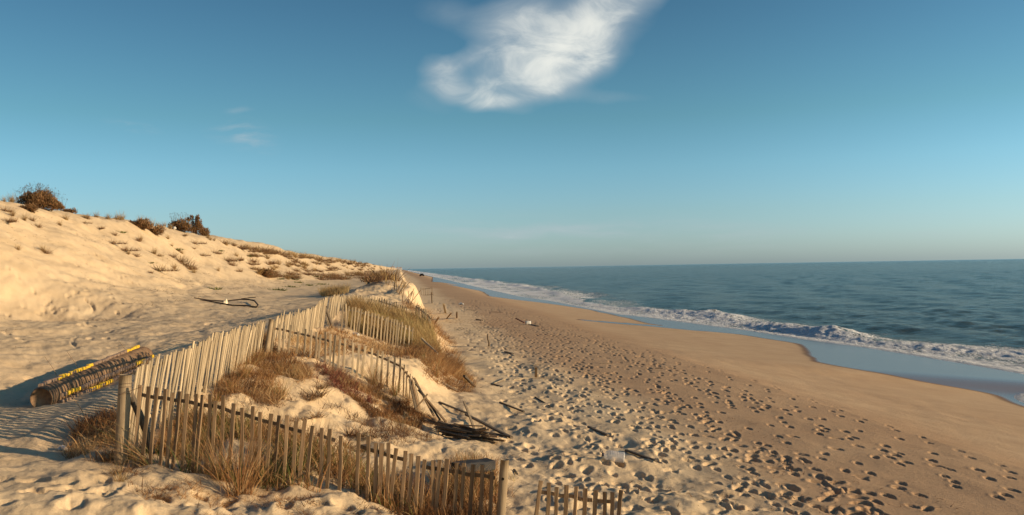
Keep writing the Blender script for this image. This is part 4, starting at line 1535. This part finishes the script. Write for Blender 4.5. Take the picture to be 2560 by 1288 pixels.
# dune plants ------------------------------------------------------
def shrub_mesh(lobes, n, leaf, mat, name, tone=(0, 1)):
    """leaf-sized faces through the volume of several lobes"""
    parts = []
    for (cx, cy, cz, r, rz) in lobes:
        k = int(n * r * r * 3.4)
        d = RNG.normal(0, 1, (k, 3))
        d /= np.linalg.norm(d, axis=1)[:, None]
        rr = RNG.uniform(.35, 1.05, k)[:, None] ** .6
        bumpy = 1 + .7 * fbm(d[:, 0] * 2.2 + cx * 5, d[:, 2] * 2.2 + d[:, 1] * 1.7 + 3, 3, 9)
        P = np.array([cx, cy, cz]) + d * rr * bumpy[:, None] * np.array([r, r, rz])
        P = P[P[:, 2] > -.05]
        d = d[:len(P)]
        k = len(P)
        an = np.arctan2(P[:, 1] - cy, P[:, 0] - cx) + RNG.normal(0, .5, k)
        ln = np.clip(1.2 - (P[:, 2] - cz) / rz, 0, 2) * .8 + RNG.normal(0, .3, k)
        tn = np.clip(RNG.uniform(*tone, k) * .5 + .45 * (fbm(P[:, 0] * 3 / r, P[:, 2] * 3 / r, 2, 3) + .5), 0, 1)
        parts.append(blades(P, leaf * RNG.uniform(.6, 1.5, k), an, ln, RNG.uniform(-.3, .5, k), leaf * .55 * RNG.uniform(.7, 1.4, k), 2, tn))
    return mesh_of(*merge(parts), mat, name)


def shrub(name, label, px, py, lobes, n, leaf, group=None, stalks=0, sh=.5, spread=1., Y=None):
    P = hit(px, py)
    P[2] = float(ground_z(P[0], P[1])) - .05
    root = empty(name, P, label, 'shrub', group)
    me = shrub_mesh(lobes, n, leaf, SHRUB, 'crown')
    o = bpy.data.objects.new('crown', me)
    COL.objects.link(o)
    o.parent = root
    mb = MB()
    for k in range(9):
        lb_ = random.choice(lobes)
        mb.tube([(random.gauss(lb_[0] * .4, .1), random.gauss(lb_[1] * .4, .1), -.1), (lb_[0] * .8, lb_[1] * .8, lb_[2] * .7), (lb_[0] + random.gauss(0, .15), lb_[1] + random.gauss(0, .15), lb_[2] + lb_[4] * .6)], [.035, .025, .01], 6)
    mb.build('stem', TWIG, root, True)
    if stalks:
        n_ = stalks
        x = RNG.uniform(-spread, spread, n_)
        base = np.stack([x, RNG.normal(0, .4, n_), np.interp(x, [l_[0] for l_ in sorted(lobes)], [l_[2] + l_[4] * .6 for l_ in sorted(lobes)])], -1)
        v1, q1, t1 = blades(base, sh * RNG.uniform(.5, 1.2, n_), RNG.uniform(0, 6.3, n_), RNG.uniform(0, .35, n_), RNG.uniform(0, .3, n_), np.full(n_, .018), 4)
        tips = v1.reshape(n_, -1, 2, 3)[:, -1].mean(1)
        m_ = 5
        tb = np.repeat(tips, m_, 0) + RNG.normal(0, .05, (n_ * m_, 3))
        v2, q2, t2 = blades(tb, np.full(n_ * m_, .09), RNG.uniform(0, 6.3, n_ * m_), RNG.uniform(.3, 2., n_ * m_), np.zeros(n_ * m_), np.full(n_ * m_, .035), 1)
        me = mesh_of(*merge([(v1, q1, t1 * .3), (v2, q2, t2 * .3)]), SHRUB, 'seed_head')
        o = bpy.data.objects.new('seed_head', me)
        COL.objects.link(o)
        o.parent = root
    return root


shrub('brown_shrub', 'big round brown shrub with dry seed heads on the dune crest', 100, 512,
      [(-.95, 0, .35, .45, .42), (-.5, 0, .55, .5, .5), (0, 0, .62, .58, .55), (.45, 0, .45, .55, .5), (.85, -.1, .22, .5, .45), (1.15, -.1, 0, .4, .4), (.2, -.4, .3, .5, .45), (-.3, -.3, .3, .45, .4)], 2300, .09, stalks=130, sh=.65, spread=1.25, Y=44)
shrub('brown_shrub', 'trailing low brown shrub right of the big crest shrub', 172, 527, [(-.3, 0, .05, .25, .22), (0, 0, .08, .22, .2), (.3, 0, .0, .25, .25)], 2600, .08, Y=45)
shrub('brown_shrub', 'low dark shrub on the slope just below the big crest shrub', 72, 528, [(-.25, 0, .12, .25, .22), (.1, 0, .16, .28, .24), (.3, 0, .1, .22, .2)], 2400, .08)
shrub('brown_shrub', 'round tawny bush with thin stalks on the crest', 452, 571,
      [(-.7, 0, .4, .6, .55), (0, 0, .55, .8, .75), (.6, 0, .3, .6, .55)], 900, .15, stalks=60, sh=1.0, spread=1.0, Y=88)
shrub('juniper_bush', 'upright dark juniper like bush with two tips on the crest', 488, 575,
      [(.35, 0, .5, .5, .6), (.3, 0, 1.1, .38, .55), (.25, 0, 1.75, .22, .35), (-.35, 0, 1.75, .22, .32), (-.25, 0, 1.1, .18, .35), (-.7, 0, 1.6, .16, .22), (-.2, 0, .4, .3, .45)], 1500, .14, Y=90)
shrub('juniper_bush', 'small round dark bush right of the upright juniper like bush', 509, 582, [(0, 0, .35, .5, .55), (.2, 0, .2, .4, .4)], 1300, .14, Y=92)
shrub('brown_shrub', 'dark dome shaped bush alone on the lower dune slope', 662, 692, [(-.2, 0, .3, .5, .5), (.3, 0, .2, .55, .45)], 1500, .14)
shrub('brown_shrub', 'grey brown bush in a hollow below the crest', 352, 572, [(-.5, 0, .2, .5, .35), (.1, 0, .25, .55, .42), (.5, 0, .1, .4, .3)], 1000, .14)
shrub('brown_shrub', 'brown bush on the sand lip below the crest hollow', 388, 588, [(-.4, 0, .15, .45, .3), (.2, 0, .2, .5, .36)], 1000, .14)

SPRAWL = []
for k in range(5):
    parts = [clump_mesh(120, .55, .16, (.5, 1.5), (.1, .7), .026, (0, 1.), 3)]
    a_ = RNG.uniform(0, 6.3)
    for j in range(4):
        v_, q_, t_ = clump_mesh(46, .32, .1, (.4, 1.5), (.1, .7), .024, (0, 1.), 3)
        v_ = v_ + np.array([math.cos(a_) * .26 * (j + 1), math.sin(a_) * .26 * (j + 1), 0])
        parts.append((v_, q_, t_))
    SPRAWL.append(mesh_of(*merge(parts), RUST, 'sprawling_plant'))
STUFT = [mesh_of(*clump_mesh(110, .5, .1, (.1, 1.0), (.1, .7), .018, (0, .8), 3), GOLD, 'dune_tuft') for _ in range(3)]
GMAT = [mesh_of(*clump_mesh(120, .22, .26, (.3, 1.4), (.1, .6), .05, (0, 1.), 2), GREEN, 'green_plant') for _ in range(3)]
random.seed(50)
GP = 'sparse plants scattered over the dune slope'
SPR = [(115, 633, .8), (108, 628, .6), (45, 625, .6), (20, 560, .7), (60, 556, .7), (95, 565, .6), (30, 545, .6), (10, 530, .6), (80, 550, .5), (285, 590, .8), (280, 610, .7), (350, 600, .9), (310, 625, .8), (320, 635, .6),
       (345, 605, .6), (395, 680, .8), (435, 670, .7), (450, 655, 1.), (462, 665, 1.), (475, 675, .9), (485, 685, .8), (432, 643, .7), (445, 625, .8), (455, 632, .7), (485, 610, .8), (485, 622, .6), (460, 592, .8),
       (525, 600, 1.), (520, 590, .9), (540, 635, .8), (570, 652, 1.2), (580, 662, 1.), (592, 642, 1.), (600, 652, .9), (545, 680, .7), (600, 682, .7), (378, 685, .5), (340, 640, .6), (385, 635, .7), (400, 640, .6), (215, 545, .9),
       (150, 565, .5), (165, 550, .6), (210, 560, .4), (250, 575, .5), (420, 600, .6), (430, 615, .5), (505, 640, .6)]
for x, y, s_ in SPR:
    clump_obj('sprawling_plant', 'low reddish brown sprawling plant on the pale dune slope', SPRAWL if random.random() < .65 else STUFT, x, y, s_ * random.uniform(.85, 1.35), group=GP, cat='dune plant', sz=1.4)
for x, y, s_ in [(300, 580, .9), (440, 622, 1.), (535, 724, 1.), (690, 726, 1.4), (728, 718, 1.2), (620, 642, 1.2), (785, 692, 1.6), (375, 658, .6), (550, 627, 1.), (468, 668, .8), (715, 693, 1.3), (735, 700, 1.3), (745, 708, 1.2), (700, 700, 1.), (770, 715, 1.1), (800, 712, 1.2)]:
    clump_obj('green_plant', 'flat patch of green dune plant on the pale sand', GMAT, x, y, s_ * 1.35, group='green plants on the dune', cat='dune plant', sz=.8)
for x in list(range(560, 980, 9)):                     # along the far crest
    yb = np.interp(x, [560, 620, 700, 750, 850, 940, 980], [610, 622, 636, 641, 653, 664, 676])
    s_ = random.uniform(1.0, 1.9) * np.interp(x, [560, 980], [1., 2.6])
    clump_obj('dune_tuft', 'tuft of brown grass along the far dune crest', STUFT if random.random() < .6 else SPRAWL, x + random.uniform(-4, 4), yb + random.uniform(-1, 5), s_, group='grass tufts along the dune crest', cat='grass tuft')
for x in [10, 30, 215, 240, 270, 290, 300, 305, 350, 365, 380, 395, 410, 425, 520, 535]:
    yb = np.interp(x, [0, 200, 300, 420, 520, 560], [500, 540, 545, 552, 590, 610])
    clump_obj('dune_tuft', 'tuft of brown grass along the far dune crest', STUFT, x, yb + 4, random.uniform(.7, 1.3), group='grass tufts along the dune crest', cat='grass tuft', sz=1.3)
for k in range(130):                                    # the densely grown far slope
    x = random.uniform(620, 960)
    top = np.interp(x, [620, 700, 750, 850, 940, 980], [625, 638, 643, 655, 666, 678])
    bot = np.interp(x, [620, 700, 800, 900, 960], [700, 700, 705, 700, 695])
    y = top + (bot - top) * random.random() ** 1.5
    s_ = random.uniform(.8, 1.5) * np.interp(x, [620, 960], [1.1, 2.6])
    clump_obj('sprawling_plant', 'low reddish brown sprawling plant on the pale dune slope', SPRAWL if random.random() < .75 else STUFT, x, y, s_, group=GP, cat='dune plant')
# small rust coloured plants inside the near enclosure
for x, y, s_ in [(790, 985, .9), (800, 975, .7), (770, 990, .6), (870, 1085, .7), (860, 1100, .8), (790, 1050, .6), (900, 1120, .5), (620, 985, .6)]:
    clump_obj('rust_plant', 'small rust coloured plant on the bare sand inside the near enclosure', SPRAWL, x, y, s_ * .7, group='rust plants in the near enclosure', cat='dune plant')

# ------------------------------------------------------------------ far coast: white houses
WALL = mat_plain('white_wall', (.50, .46, .43), .8, .2, .1)
ROOF = mat_plain('pale_roof', (.45, .30, .22), .8, .2, .1)
for k, (px, w_, h_) in enumerate([(979, 9, 7), (984, 12, 9), (993, 10, 6), (1001, 14, 6)]):
    Yd = 3600 + 250 * k
    P = at(px, 668, Yd)
    P[2] = CH + 1.0
    root = empty('house', P, ['white house, leftmost speck beyond the dune end', 'tallest white house far behind the dune end', 'white house between two others at the far coast', 'widest low white house at the far coast'][k], 'house', 'white houses on the far coast')
    V = np.array([(-w_ / 2, -4, -8), (w_ / 2, -4, -8), (w_ / 2, 4, -8), (-w_ / 2, 4, -8), (-w_ / 2, -4, h_), (w_ / 2, -4, h_), (w_ / 2, 4, h_), (-w_ / 2, 4, h_)], float)
    np_mesh('wall', V, [(0, 1, 5, 4), (1, 2, 6, 5), (2, 3, 7, 6), (3, 0, 4, 7)], mat=WALL, smooth=False, parent=root)
    V = np.array([(-w_ / 2 - .5, -4.5, h_), (w_ / 2 + .5, -4.5, h_), (w_ / 2 + .5, 4.5, h_), (-w_ / 2 - .5, 4.5, h_), (-w_ / 2, 0, h_ + 2), (w_ / 2, 0, h_ + 2)], float)
    np_mesh('roof', V, [(0, 1, 5, 4), (2, 3, 4, 5)], [(1, 2, 5), (3, 0, 4)], mat=ROOF, smooth=False, parent=root)
